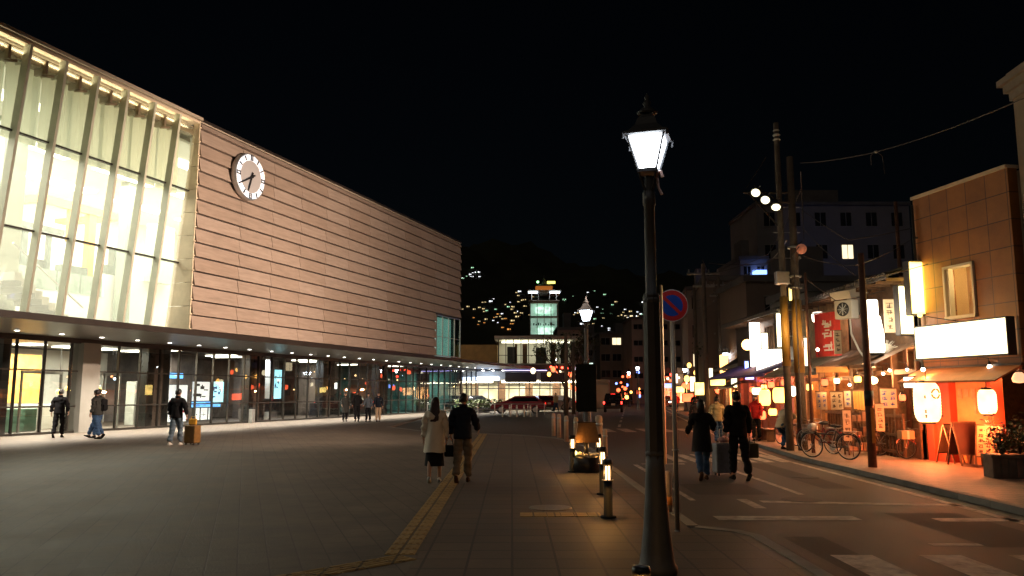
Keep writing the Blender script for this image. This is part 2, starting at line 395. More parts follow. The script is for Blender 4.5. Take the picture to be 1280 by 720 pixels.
# backing wall and roof
b = MB()
b.box(S0, .1, ZB, 51.1, .4, ZT-.12); b.box(51.1, .1, 7.12, S1, .4, ZT-.12); b.box(S1-.35, .4, ZB, S1-.02, 24, ZT-.12)
b.build('upper_wall', M['charcoal'], st)
b = MB()
b.box(4, .02, ZT-.08, S1, 24, ZT+.06)
b.box(4, -.12, ZT-.03, S0, .02, ZT+.09)
b.build('roof', mat('roof_edge', (.4, .34, .27), .6, .0, .1, 3), st)
MB().box(S0, -.06, ZT-.03, S1+.04, .015, ZT+.07).build('parapet_cap', M['fascia'], st)
MB().box(4, .0, ZT-.16, S0, .6, ZT-.085).build('roof_soffit', M['cream'], st)
# shingled metal panels: each one its own facet, leaning out at its foot
b = MB()
xs = [S0+.02] + [29.4 + 2.37*i for i in range(11)] + [S1-.02]
pitch = .6; nrow = int((ZT-.12-ZB)/pitch)+1
for r in range(nrow+1):
    z0 = ZB + .015 + r*pitch; z1 = min(z0+pitch-.045, ZT-.13)
    if z1-z0 < .08: continue
    for i in range(len(xs)-1):
        x0, x1 = xs[i]+.01, xs[i+1]-.01
        if r < 5 and x1 > 51.2:
            if x0 < 51.1: x1 = 51.1
            else: continue
        j = rnd.uniform(-.006, .006)
        P = [(x0, -.09+j, z0), (x1, -.09-j, z0), (x1, .03-j, z1), (x0, .03+j, z1), (x0, .09, z0), (x1, .09, z0), (x1, .09, z1), (x0, .09, z1)]
        n = b.pts(P)
        for q in ((0,1,2,3),(7,6,5,4),(0,4,5,1),(1,5,6,2),(2,6,7,3),(3,7,4,0)): b.face([n+k for k in q])
pc = b.build('panel_cladding', M['copper'], st)
# little corner brackets catching the light along the return
b = MB()
for r in range(nrow): b.box(S0-.10, -.05, ZB+.0+r*pitch, S0, .1, ZB+.05+r*pitch)
b.build('corner_bracket_row', M['cream'], st)
# cream return wall between panels and atrium glass
b = MB()
for r in range(9):
    z0 = ZB+r*.97; n = 0
    w0 = .98*(1-(z0-ZB)/(ZT-ZB)); w1 = .98*(1-(z0+.96-ZB)/(ZT-ZB))
    n = b.pts([(S0-.005, .0, z0), (S0-.005, .0, z0+.95), (S0-.005, max(w1, .05)+.25, z0+.95), (S0-.005, w0+.25, z0), (S0-.06, .0, z0), (S0-.06, .0, z0+.95), (S0-.06, max(w1, .05)+.25, z0+.95), (S0-.06, w0+.25, z0)])
    for q in ((0,1,2,3),(7,6,5,4),(0,4,5,1),(1,5,6,2),(2,6,7,3),(3,7,4,0)): b.face([n+k for k in q])
b.build('return_wall', M['cream'], st)
# corner glass box low at the far end
b = MB(); b.box(51.15, .0, 4.3, S1-.01, .03, 7.1)
wf = b.build('corner_window', glassmat('corner_glass', (.7, .9, .85), .25, .05), st)
b = MB()
for k in range(5): b.box(51.13+k*1.1, -.04, 4.27, 51.17+k*1.1, .02, 7.13)
b.box(51.13, -.04, 7.08, S1, .06, 7.14); b.box(51.13, -.04, 4.26, S1, .06, 4.32); b.box(51.13, -.04, 5.6, S1, .06, 5.63)
b.build('frame', M['steel'], wf)
b = MB(); b.box(51.2, .6, 4.3, S1-.4, .65, 7.1); b.build('blind', mat('glowing_green_blind', (.45, .62, .55), .8, emit=.6, ecol=(.55, .85, .78)), wf)  # blind glows by itself in place of a lit room behind
# atrium: leaning glass, fins, transoms
def lean(z): return .95*(1-(z-ZB)/(ZT-ZB))
gb = MB(); gb.quad((6, lean(ZB)+.12, ZB), (S0-.07, lean(ZB)+.12, ZB), (S0-.07, lean(12.62)+.12, 12.62), (6, lean(12.62)+.12, 12.62))
gb.build('atrium_glazing', M['glass_up'], st)
for k in range(13):
    s = 25.2 - 1.36*k
    b = MB(); n = b.pts([(s-.05, lean(ZB)-.18, ZB), (s+.05, lean(ZB)-.18, ZB), (s+.05, lean(ZB)+.12, ZB), (s-.05, lean(ZB)+.12, ZB),
                         (s-.05, lean(12.8)-.18, 12.8), (s+.05, lean(12.8)-.18, 12.8), (s+.05, lean(12.8)+.12, 12.8), (s-.05, lean(12.8)+.12, 12.8)])
    for q in ((3,2,1,0),(4,5,6,7),(0,1,5,4),(1,2,6,5),(2,3,7,6),(3,0,4,7)): b.face([n+i for i in q])
    b.box(s-.03, -.03, 12.2, s+.03, .5, 12.32)
    b.build('fin', M['fin'], st)
for z in (7.0, 10.0):
    b = MB(); b.box(6, lean(z)+.02, z-.03, S0-.07, lean(z)+.16, z+.03); b.build('transom', M['mullion'], st)
b = MB(); b.box(6, .28, 12.36, S0-.1, .5, 12.6); b.box(6, .25, 12.66, S0-.1, .3, 12.7)
for k in range(15): b.box(24.6-k*1.36, .1, 12.15, 24.7-k*1.36, .6, 12.62); b.tube([(24.6-k*1.36, .3, 12.1), (25.0-k*1.36, .2, 12.22)], .05)
b.build('roof_bracket_rail', mat('bracket_bronze', (.22, .17, .11), .5, .3, .1, 2), st)
b = MB(); b.box(6, .62, 12.72, S0-.4, .75, 12.78); b.build('light_strip', M['warm_led'], st)
# roller blinds behind the top row of glass
for k in range(13):
    s = 25.2 - 1.36*k; b = MB(); N = 9
    w = .95
    for i in range(N):
        x0 = s+1.36*i/N; x1 = s+1.36*(i+1)/N
        y0 = w+.035*math.sin(i*2.3+k); y1 = w+.035*math.sin((i+1)*2.3+k)
        if s+1.36 > S0-.1: 
            x0 = min(x0, S0-.12); x1 = min(x1, S0-.1)
        b.quad((x0, y0, 9.9+lean(12)*.0), (x1, y1, 9.9), (x1, y1, 12.5), (x0, y0, 12.5))
    b.build('roller_blind', M['blind'], st)
# atrium room: one tall hall that runs on behind the panel front
b = MB(); b.box(2, 15.8, ZB-.1, 47, 16.1, 12.5); b.box(46.8, .45, ZB, 47, 15.8, 12.3); b.box(S0, .42, ZB, 46.8, .5, 12.3)
b.build('atrium_wall', M['int_wall'], st)
b = MB(); b.box(4, 1.15, 12.3, 47, 15.8, 12.4); b.build('atrium_ceiling', M['int_wall'], st)
b = MB()
for i in range(7):
    for j in range(3): b.box(8+i*5.2, 3.0+j*4.2, 12.24, 11.6+i*5.2, 3.9+j*4.2, 12.29)
b.build('ceiling_light', M['ceil_glow'], st)
b = MB(); b.box(4, 1.1, ZB-.1, 47, 15.8, ZB+.0); b.build('atrium_floor', M['int_floor'], st)
b = MB(); b.box(30.9, 9.0, ZB, 42, 9.25, 7.55); b.box(20, 9.0, ZB, 30.9, 9.2, 6.4); b.box(20, 9.2, 6.2, 42, 15.7, 6.4); b.build('mezzanine_wall', M['int_wall'], st)
b = MB()
for k in range(8): b.box(20.2+k*1.33, 8.98, 6.35, 21.45+k*1.33, 9.0, 7.3)
b.build('balustrade', mat('green_balustrade', (.27, .36, .3), .3, 0, .3, 1.5), st)
b = MB(); b.box(28.6, 10.9, 10.85, 33.4, 11.2, 11.25); b.box(31.6, 10.95, 6.4, 32.05, 11.25, 10.85); b.box(30.4, 10.95, 9.2, 30.6, 11.2, 10.85); b.box(28.6, 11.2, 10.85, 28.9, 15, 11.2); b.box(33.1, 11.2, 10.85, 33.4, 15, 11.2)
b.build('timber_frame', mat('orange_timber', (.8, .38, .1), .5, 0, .15, 2), st)
b = MB(); b.box(30.9, 13.5, 6.4, 33, 13.6, 10.6); b.build('pale_kiosk_panel', mat('pale_blue_panel', (.6, .66, .7), .5, 0, .1, 2), st)
gc = mat('green_grey_column', (.28, .33, .27), .5, 0, .1, 1)
MB().box(22.0, 5.2, ZB, 23.0, 6.0, 12.3).build('column', gc, st); MB().box(31.35, 8.3, ZB, 31.9, 8.8, 12.3).build('column', gc, st); MB().box(33.4, 8.5, 7.5, 35.0, 8.95, 10.6).build('column', mat('pale_green_panel', (.5, .58, .48), .6, 0, .1, 1), st)
gcm = mat('grey_counter', (.12, .15, .13), .4, 0, .6, 2)
for x0, y0, z0, x1, y1, z1 in ((27.3, 11.0, 9.45, 30.2, 11.15, 9.75), (29.6, 10.2, 6.4, 31.0, 10.8, 7.9), (31.8, 9.8, 6.4, 33.3, 10.4, 8.2), (26.6, 11.2, 7.7, 29.4, 11.6, 8.1), (27.9, 11.0, 7.4, 28.2, 11.2, 9.4), (29.3, 11.0, 7.4, 29.5, 11.2, 9.4), (26.2, 11.0, 7.4, 26.4, 11.2, 9.4), (33.0, 10.6, 7.6, 33.6, 11.0, 9.3)): MB().box(x0, y0, z0, x1, y1, z1).build('counter_piece', gcm, st)
b = MB()
for i in range(9): b.box(21.2+i*.3, 3.2, ZB+1.75-i*.19-.3, 21.5+i*.3, 4.6, ZB+1.75-i*.19)
b.build('stair', mat('grey_stair', (.3, .32, .28), .6, 0, .1, 2), st)
MB().tube([(21, 3.15, ZB+2.75), (24.2, 3.15, ZB+.75)], .035).build('handrail', M['steel'], st)
lamp('AREA', (16, 8, 12.1), 3500, (1, .96, .82), st, 14, sy=9, name='atrium_light'); lamp('AREA', (33, 9, 12.1), 3100, (1, .96, .82), st, 14, sy=9, name='atrium_light')
lamp('AREA', (16, .2, 12.5), 130, (1, .86, .55), st, 20, sy=.1, name='roof_strip_light').rotation_euler = (R(180), 0, 0)

# canopy: soffit, fascia, downlights
b = MB(); b.box(4, .0, 4.04, S1, 15.5, 4.12); b.box(S1, .25, 4.04, 78, 15.5, 4.12); b.build('canopy_soffit', M['soffit'], st)
b = MB(); b.box(4, -.14, 4.0, S1, .0, ZB-.02); b.box(S1, .12, 4.0, 78, .25, ZB-.02); b.box(4, -.05, ZB-.03, S1, 1.1, ZB-.01); b.box(S1+.01, .2, ZB-.03, 78, 15.5, ZB+.0); b.build('canopy_fascia', M['fascia'], st)
for k in range(33):
    s = 12.6 + 2.0*k
    b = MB(); b.lathe([(.09, -.02), (.11, -.02), (.12, .012), (.09, .012)], (s, 4.55, 4.035), 14)
    d = b.build('downlight', M['steel'], st)
    b = MB(); b.lathe([(.085, -.024), (.085, -.018)], (s, 4.55, 4.035), 14)
    b.build('lens', M['dl'], d)
    if 16 < s:
        lamp('SPOT', (s, 4.55, 3.98), 1500, (1, .9, .74), st, .08, R(112), (s, 4.35, 0), .85, name='downlight_beam')
# header beam, piers, glazing
b = MB(); b.box(4, GW-.1, 3.86, 76, GW+.1, 4.04); b.box(4, GW-.12, 3.82, 76, GW-.1, 3.88); b.build('header_beam', mat('header', (.03, .024, .022), .35, .3, .15, 2), st)
piers = [24.2+7.9*k for k in range(-2, 7)]
for i, s in enumerate(piers):
    if 23 < s < 26:
        b = MB(); b.box(s-.55, GW+.03, 0, s-.2, GW+.3, 3.86); p = b.build('pier', M['black'], st); continue
    b = MB(); b.box(s-.75, GW+.03, 0, s-.3, GW+.6, 3.86); b.box(s+.3, GW+.03, 0, s+.75, GW+.6, 3.86)
    p = b.build('pier', mat('pier_side', (.012, .012, .013), .3, 0, .3, 3), st)
    b = MB(); b.box(s-.3, GW+.05, 0, s+.3, GW+.5, 3.85); b.build('stone_face', M['stone'], p)
b = MB(); b.box(27.2, GW-.3, 0, 28.15, GW+.5, 3.86); b.build('column', mat('pale_column', (.25, .24, .215), .5, 0, .1, 2), st)
ss = []
for i in range(len(piers)-1):
    a, c = piers[i]+.002, piers[i+1]-.002
    g = MB(); n = 6
    g.quad((a, GW, .02), (c, GW, .02), (c, GW, 3.85), (a, GW, 3.85))
    pane = g.build('shopfront_glass', M['glass_dark'], st)
    b = MB()
    for k in range(n+1):
        x = a+(c-a)*k/n; b.box(x-.03, GW-.06, 0, x+.03, GW+.06, 3.85)
    b.box(a, GW-.05, 0, c, GW+.05, .1); b.box(a, GW-.04, 1.1, c, GW-.012, 1.16); b.box(a, GW-.05, 2.6, c, GW+.05, 2.66)
    b.build('frame', M['mullion'], pane)
g = MB(); g.quad((71.7, GW, .02), (76, GW, .02), (76, GW, 3.85), (71.7, GW, 3.85)); pane = g.build('shopfront_glass', M['glass_dark'], st)
b = MB()
for k in range(4): b.box(71.8+k*1.3, GW-.06, 0, 71.86+k*1.3, GW+.06, 3.85)
b.build('frame', M['mullion'], pane)
# entrance bay with sliding doors in pale frames
for s0 in (24.9+.4, 28.6):
    b = MB()
    for x in (s0, s0+.95, s0+1.0, s0+1.95): b.box(x, GW+.9, 0, x+.07, GW+.98, 2.6)
    b.box(s0, GW+.9, 2.5, s0+2.0, GW+1, 2.62); b.build('door', M['steel'], st)
# lobby
b = MB(); b.box(2, 15.6, 0, 71, 15.9, 4.04); b.box(70.9, GW, 0, 71, 15.6, 4.04)
for s in (37.5, 45.8, 53.6, 61.5): b.box(s, 10.5, 0, s+2.2, 12.5, 4.0)
b.build('lobby_wall', M['int_dark'], st)
b = MB(); b.box(16, 14.9, 0, 37.3, 15.2, 4.0); b.build('lobby_partition', M['int_wall'], st)
b = MB()
for i in range(8): b.box(20+i*2.2, 11.0, 3.97, 20.9+i*2.2, 12.2, 4.02)
for i, s in enumerate((35.5, 41.6, 43.4, 49.5, 52, 58.5, 63)): b.box(s, 8.5+(i % 3), 3.97, s+.5, 10.5+(i % 3), 4.02)
b.build('lobby_light', M['ceil_glow2'], st)
# lobby features
def unit(name, x0, y0, z0, x1, y1, z1, m): MB().bev(x0, y0, z0, x1, y1, z1, .02).build(name, m, st)
unit('cafe_counter', 28.2, 10.4, 0, 31.0, 11.2, 1.15, M['int_wall'])
unit('cafe_wall', 28.6, 13.0, 1.2, 31.2, 13.2, 3.6, mat('amber_wall', (.75, .38, .08), .5, 0, .3, 2))
unit('green_bench', 26.2, 9.4, 0, 28, 10, 1.0, mat('green_unit', (.2, .45, .36), .4, 0, .2, 3))
unit('ticket_machine', 31.9, 11, 0, 33.2, 11.7, 2.1, M['int_wall'])
unit('ticket_machine', 34.6, 10.2, 0, 35.8, 10.8, 2.3, mat('pale_unit', (.45, .46, .42), .5, 0, .2, 2))
unit('white_column', 43.9, 8.8, 0, 44.5, 9.3, 3.95, M['int_wall'])
unit('white_column', 45.2, 9.6, 0, 46.0, 10.1, 3.95, M['int_wall'])
unit('low_cabinet', 41.1, 7.2, .55, 43.4, 7.5, 1.35, M['black'])
unit('low_cabinet', 49, 8.0, 0, 52, 8.6, 1.0, M['charcoal'])
lamp('AREA', (29.5, 10.8, 3.8), 1900, (1, .93, .74), st, 5, sy=3, name='lobby_lamp')
lamp('AREA', (44.2, 9, 3.8), 500, (.9, .93, 1), st, 2, sy=2, name='lobby_lamp')
lamp('AREA', (36, 9.5, 3.8), 320, (1, .9, .8), st, 2, sy=2, name='lobby_lamp')
lamp('AREA', (52, 9.5, 3.8), 320, (1, .9, .8), st, 2, sy=2, name='lobby_lamp')
lamp('AREA', (68, 9.5, 3.8), 420, (.2, .9, .85), st, 3, sy=2, name='lobby_lamp')
lamp('AREA', (32, 9.5, 3.8), 220, (1, .9, .8), st, 1, sy=2, name='lobby_lamp')
SM = st.matrix_basis
def sl(s, w, z): return Matrix.Translation((-21.359, 7.077, 0)) @ RZ(R(71.67)) @ Vector((s, w, z))
# posters, screens and pendant lanterns inside the glass: each a thing of its own
M['ink'] = mat('poster_ink', (.04, .04, .05), .6); M['inkred'] = mat('poster_red', (.5, .05, .1), .6); M['inkblue'] = mat('poster_blue', (.03, .1, .5), .6)
def panel(name, s, w, z, W, H, face, ink, label, cat, group=None, seed=0, dense=6):
    t = thing(name, sl(s, w, z), label, cat, R(71.67), group)
    MB().box(-.04, 0, -.04, W+.04, .05, H+.04).build('casing', M['black'], t)
    MB().box(0, -.008, 0, W, 0, H).build('display_face' if 'screen' in name else 'printed_face', face, t)
    q = random.Random(seed); b = MB()
    for i in range(dense):
        x = q.uniform(.06, .7)*W; zz = q.uniform(.08, .8)*H; ww = q.uniform(.06, .26)*W; hh = q.uniform(.04, .16)*H
        b.box(x, -.014, zz, min(x+ww, W*.95), -.009, min(zz+hh, H*.95))
    b.build('artwork', ink, t); return t
panel('poster', 32.95, 6.6, .25, .62, 1.85, M['poster'], M['inkred'], 'tall white backlit poster with small dark red picture, just behind the luggage walker', 'poster', seed=3, dense=3)
panel('poster', 33.75, 6.6, .25, .62, 1.85, M['poster'], M['inkred'], 'tall white backlit poster next to the blue posters, right of the man with yellow suitcase', 'poster', seed=4, dense=4)
panel('wide_poster', 34.75, 6.62, 1.28, 1.35, 1.0, M['poster'], M['ink'], 'upper white poster with dark figures left of the deep blue one', 'poster', seed=5, dense=9)
panel('wide_poster', 36.3, 6.62, 1.2, .95, 1.1, M['screen_cyan'], M['inkblue'], 'pale cyan backlit poster with blue shapes, topmost right of the cluster', 'poster', seed=6, dense=9)
panel('blue_screen', 34.8, 6.66, .95, 2.3, .28, M['screen_blue'], M['inkblue'], 'narrow deep blue lit strip between upper and lower posters', 'screen', seed=7, dense=8)
panel('small_poster', 34.9, 6.62, .28, .5, .62, M['poster'], M['ink'], 'small white poster with dark figure, bottom left of the poster cluster', 'poster', seed=8, dense=4)
panel('small_poster', 35.5, 6.62, .28, .5, .62, M['poster'], M['ink'], 'small white poster with dark figure, middle of the bottom row', 'poster', seed=9, dense=4)
panel('small_poster', 36.1, 6.62, .28, .32, .62, M['poster'], M['ink'], 'narrow white poster, right end of the bottom row', 'poster', seed=10, dense=2)
panel('blue_screen', 36.4, 9.6, 2.5, 1.1, .3, M['screen_blue'], M['poster'], 'blue lit ceiling-hung sign inside the glass above the posters', 'screen', seed=11, dense=3)
panel('tall_screen', 42.05, 6.7, 1.35, .75, 1.75, M['screen_cyan'], M['inkblue'], 'tall bright cyan and white screen in the dark middle bay', 'screen', seed=12, dense=8)
for i, (s, z, h) in enumerate([(51.2, 2.2, .5), (52.0, 1.75, .6), (53.6, 2.0, .45)]):
    panel('lit_square_sign', s, 9.5, z, .55, h, M['ledwhite'], M['poster'], ['upper glowing white square sign behind the four standing people', 'lower glowing white square sign behind the four standing people', 'rightmost glowing white square sign behind the four standing people'][i], 'sign', seed=20+i, dense=2)
for i, (s, w, z, l) in enumerate([(28.75, 7.6, 2.85, 'tall orange glowing lantern lamp high behind the glass near the backpacker'), (30.2, 8.2, 1.85, 'small amber lamp behind the glass right of the backpacker'), (29.1, 8.9, 1.9, 'small amber lamp half hidden by the backpacker head'), (29.8, 10.2, 1.75, 'amber table lamp glowing on the cafe counter behind the glass')]):
    t = thing('hanging_lamp', sl(s, w, z), l, 'lamp', 0)
    if i == 0: MB().lathe([(.16, 0), (.2, .1), (.2, .6), (.16, .7)], n=12).build('lamp_shade', M['orange_glow'], t)
    else: MB().ball((0, 0, 0), .13, 10).build('lamp_shade', M['orange_glow'], t)
    MB().tube([(0, 0, .1 if i else .7), (0, 0, 3.95-z)], .012, 5).build('cord', M['black'], t)
M['glints'] = [glow('glint_warm', (1, .6, .25), 4, False), glow('glint_red', (1, .3, .12), 2, False), glow('glint_cool', (.6, .75, 1), 5, False)]  # glowing balls added in place of street lights reflected in the glass
q = random.Random(77)
for k in range(26):
    s_ = q.uniform(49, 69) if k > 8 else q.uniform(30, 47); w_ = q.uniform(8.2, 10.3); z_ = q.uniform(1.5, 3.3)
    t = thing('reflection_glint', sl(s_, w_, z_), 'tiny added coloured glint behind the station glass, standing in for reflected lights', 'lamp', 0, 'added glints behind the dark station glass')
    MB().ball((0, 0, 0), q.uniform(.03, .08), 8).build('lamp_shade', M['glints'][k % 3 if k % 5 else 0], t); MB().tube([(0, 0, .05), (0, 0, 3.9-z_)], .008, 4).build('cord', M['black'], t)
t = thing('litter_bin', sl(39.1, 6.05, 0), 'slim grey litter bin standing by the dark pier between glazed bays', 'bin', R(71.67))
MB().bev(-.13, -.13, 0, .13, .13, .78, .02).build('body', M['steel'], t); MB().bev(-.14, -.14, .785, .14, .14, .86, .02).build('lid', M['black'], t)

# ------------------------------------------------------------------ wall clock
M['dial'] = mat('dial_grey', (.33, .31, .30), .5, 0, .05, 3, emit=.10, ecol=(.8, .75, .75))
M['dialring'] = glow('dial_lit_ring', (.82, .88, 1), .75, True, .45, 2.2)
ck = thing('wall_clock', sl(29.5, -.1, 11.31), 'large round clock with white lit rim and dark hands on the pinkish panel wall', 'clock', R(71.67))
RC = 1.06
FW = Matrix.Rotation(R(90), 4, 'X')       # local XY disc -> faces the forecourt
b = MB(); b.lathe([(RC, .05), (RC, .16), (RC-.02, .28), (RC-.04, .29), (RC-.06, -.02)], (0, 0, 0), 64, mx=FW)
b.build('rim', M['steel'], ck)
b = MB(); b.lathe([(RC-.07, .26), (RC-.07, .285)], (0, 0, 0), 64, mx=FW); b.build('dial_ring', M['dialring'], ck)
b = MB(); b.lathe([(RC*.69, .25), (RC*.69, .292)], (0, 0, 0), 48, mx=FW); b.build('dial', M['dial'], ck)
for h in range(12):
    a = h*PI/6; mx = Matrix.Rotation(a, 4, 'Y')
    b = MB()
    if h % 3 == 0:
        for dx in (-.085, .03): b.box(dx, -.315, RC*.72, dx+.055, -.287, RC*.92, mx)
        b.box(-.1, -.315, RC*.915, .1, -.287, RC*.935, mx); b.box(-.1, -.315, RC*.705, .1, -.287, RC*.725, mx)
    else: b.box(-.028, -.315, RC*.72, .028, -.287, RC*.92, mx)
    b.build('hour_mark', M['black'], ck)
def hand(a, L, w, y): b = MB(); b.prism([(-w, -.22), (w, -.22), (w*1.1, .05), (w*.55, L), (-w*.55, L), (-w*1.1, .05)], y, y+.02, Matrix.Rotation(R(a), 4, 'Y') @ Matrix.Rotation(R(90), 4, 'X')); return b.build('hand', M['black'], ck)
hand(197, .72, .05, .33); hand(240, .9, .04, .36)
MB().lathe([(.07, .3), (.07, .4)], (0, 0, 0), 16, mx=FW).build('hub', M['black'], ck)
# ------------------------------------------------------------------ street lamps, bollards, sign, banner
M['lampglass'] = glow('lamp_glass', (.93, .97, 1), 22)
M['lampglass_far'] = glow('lamp_glass_far', (.8, .9, 1), 30)
M['postpaint'] = mat('post_paint', (.075, .08, .09), .6, .1, .2, 5, .1, 50)
M['bulb'] = glow('bollard_light', (1, .72, .42), 4.5)
def street_lamp(loc, label, h=4.12, far=False, power=260, group=None, rz=R(-18), col=(.9, .95, 1)):
    t = thing('street_lamp', loc, label, 'street lamp', rz, group)
    n = 12 if not far else 8
    b = MB()
    b.lathe([(.225, 0), (.225, .06), (.2, .09), (.18, .2), (.15, .42), (.125, .7), (.112, .95), (.106, 1.1)], n=n, a0=PI/n)
    b.build('base', M['postpaint'], t)
    b = MB()
    b.lathe([(.112, 1.1), (.112, 1.13), (.098, 1.15), (.096, 1.2), (.09, h-1.35), (.1, h-1.34), (.1, h-1.3), (.066, h-1.27), (.062, h-.36), (.075, h-.35), (.075, h-.22), (.05, h-.2), (.05, h-.05)], n=n, a0=PI/n)
    b.build('post', M['postpaint'], t)
    # four brackets carrying the tapered lantern
    b = MB()
    for k in range(4):
        a = PI/4+k*PI/2; c, s = math.cos(a), math.sin(a)
        b.tube([(.045*c, .045*s, h-.2), (.11*c, .11*s, h-.06), (.125*c, .125*s, h+.0)], .011, 5)
        b.tube([(.128*c, .128*s, h+.0), (.258*c, .258*s, h+.35)], .013, 4)
    b.lathe([(.14, h-.02), (.14, h+.015)], n=4, a0=PI/4)
    b.lathe([(.262, h+.34), (.31, h+.35), (.31, h+.375), (.24, h+.40), (.16, h+.47), (.12, h+.55), (.09, h+.57), (.09, h+.6), (.05, h+.62)], n=4, a0=PI/4)
    for k in range(4):
        a = PI/4+k*PI/2; c, s = math.cos(a), math.sin(a); b.tube([(.29*c, .29*s, h+.36), (.315*c, .315*s, h+.36), (.31*c, .31*s, h+.30)], .012, 4)
    b.build('lantern_frame', M['postpaint'], t)
    b = MB(); b.lathe([(.09, h+.6), (.105, h+.62), (.06, h+.66), (.03, h+.69), (.045, h+.72), (.02, h+.76), (.03, h+.78), (.004, h+.83)], n=10)
    b.build('finial', M['postpaint'], t)
    b = MB(); b.lathe([(.112, h+.02), (.238, h+.338)], n=4, a0=PI/4)
    b.build('lantern_glass', M['lampglass_far' if far else 'lampglass'], t)
    if power: lamp('POINT', (0, 0, h-.42), power*.0+power, col, t, .12, name='lamp_light').location = (.0, -.0, h+.18)
    return t
L1 = street_lamp(G(822, 716), 'tall dark lamp post in the foreground with bright white four-sided lantern and flared base', h=3.93, power=0)
for o in L1.children:
    if o.name.startswith(('base', 'post')): o.scale = (.85, .85, 1)
# a junction box, bracket and pale strip painting the lit side of the foreground lamp
b = MB(); b.lathe([(.09, 1.06), (.093, 1.1), (.084, 2.66), (.075, 2.68)], n=8, a0=PI/8); b.build('pole_sleeve', M['charcoal'], L1)
b = MB(); b.box(.092, -.035, 1.02, .108, .035, 2.76); b.build('lit_edge_strip', mat('lit_edge_paint', (.55, .42, .33), .35, .5, .2, 3), L1)
b = MB(); b.tube([(.06, 0, 3.9), (.12, 0, 3.92), (.14, 0, 3.86)], .018, 6); b.tube([(.08, 0, 3.9), (.1, 0, 3.75), (.13, 0, 3.68)], .014, 6); b.build('bracket', mat('pinkish_bracket', (.35, .22, .2), .5), L1)
L2 = street_lamp((2.62, 28.2, 0), 'lamp post with glowing white lantern rising behind the dark banner board', h=3.82, far=True, power=110); L2.scale = (1.1, 1.1, 1.1)
b = MB(); b.box(-.33, -.14, .95, .33, -.08, 2.45); b.build('banner_board', mat('banner_back', (.004, .005, .004), .8, 0, .4, 3, spec=.1), L2)
for (u, v, Y, h, l) in [(885, 452, 57, 4.2, 'distant lamp post left of the walking trio heads, lantern over the kerb'), (907, 445, 50, 4.2, 'lamp post with white lantern directly above the man in pale yellow shirt'),
                     (856, 463, 76, 4.1, 'distant lamp post with white lantern just right of the parking sign pole'), (797, 461, 84, 4.4, 'far lamp with bluish white lantern left of the foreground post, higher of two'),
                     (786, 467, 98, 4.2, 'far lamp with bluish white lantern left of the foreground post, lower of two'), (723, 462, 80, 4.1, 'far white lantern lamp beside the red station lights')]:
    p = PD(u, v, Y)
    street_lamp((p.x, p.y, 0), l, h=p.z-.18, far=True, power=70, group='distant street lamps')
def bollard_lamp(u, v, label, h=.78, first=[None]):
    p = G(u, v)
    if first[0] is None:
        t = thing('bollard_lamp', (0, 0, 0), 'x', 'bollard')
        b = MB(); b.lathe([(.11, 0), (.11, .02), (.062, .025), (.062, .5)], n=14); b.build('post', mat('bollard_paint', (.006, .008, .012), .75, 0, .2, 8, spec=.2), t)
        b = MB(); b.lathe([(.07, .7), (.07, .76), (.062, .785), (.03, .79)], n=14)
        for k in range(6):
            a = k*PI/3+.3; b.tube([(.06*math.cos(a), .06*math.sin(a), .495), (.06*math.cos(a), .06*math.sin(a), .71)], .008, 4)
        b.lathe([(.084, .492), (.084, .508)], n=14); b.build('cage', M['black'], t)  # bottom plate added to keep the lamp's light off the post
        b = MB(); b.lathe([(.03, .512), (.03, .7)], n=12); b.build('light_tube', M['bulb'], t)
        lamp('POINT', (0, 0, .60), 48, (1, .45, .1), t, .058, name='bollard_light')
        first[0] = t
    else: t = copy_tree(first[0])
    t.location = p; t['label'] = label; t['group'] = 'bollard lamps along the footway'
    return t
bollard_lamp(760.5, 647, 'low bollard lamp with lit caged top, nearest complete one on the footway')
bollard_lamp(754, 618, 'lit bollard lamp partly hidden just behind the nearest full one')
bollard_lamp(716, 590, 'lit bollard lamp at the left side of the round dark planter drum')
bollard_lamp(749, 588, 'lit bollard lamp at the right side of the round dark planter drum')
bl5 = bollard_lamp(795, 752, 'bollard lamp cut by the bottom edge beside the foreground lamp post base')
bl5.location = (.84, 5.4, 0); bl5.scale = (.9, .9, .74)
M['bollard_stone'] = mat('pale_bollard', (.5, .38, .28), .7, 0, .2, 8)
for u, v, l in [(692, 545, 'leftmost slim pale bollard at the footway corner'), (699, 547, 'second pale bollard from the left at the footway corner'), (708, 552, 'third pale bollard from the left at the footway corner'), (720, 556, 'pale bollard just left of the banner lamp post')]:
    t = thing('bollard', G(u, v), l, 'bollard', 0, 'pale bollards at the corner')
    MB().lathe([(.075, 0), (.075, .82), (.065, .87), (.03, .9)], n=12).build('post', M['bollard_stone'], t)
    MB().lathe([(.078, .7), (.078, .76)], n=12).build('reflective_band', M['steel'], t)
for u, v, l, h, w in [(749, 562, 'thick pale rounded bollard right of the planter drum', 1.0, .12), (757, 570, 'thin pale hoop-topped bollard beside the kerb near the drum', .7, .06)]:
    t = thing('bollard', G(u, v), l, 'bollard', 0)
    MB().lathe([(w, 0), (w*.85, h*.85), (w*.95, h*.9), (w*.8, h), (w*.3, h+.03)], n=12).build('post', M['bollard_stone'], t)
    MB().lathe([(w*1.02, h*.72), (w*.95, h*.8)], n=12).build('reflective_band', M['steel'], t)
t = thing('bollard', G(836, 640), 'slim orange and grey flexible post behind the foreground lamp base', 'bollard')
MB().lathe([(.05, 0), (.05, .55), (.03, .58)], n=10).build('post', M['bollard_stone'], t); MB().lathe([(.054, .1), (.054, .22)], n=10).build('reflective_band', mat('orange_band', (.8, .3, .05), .4), t)
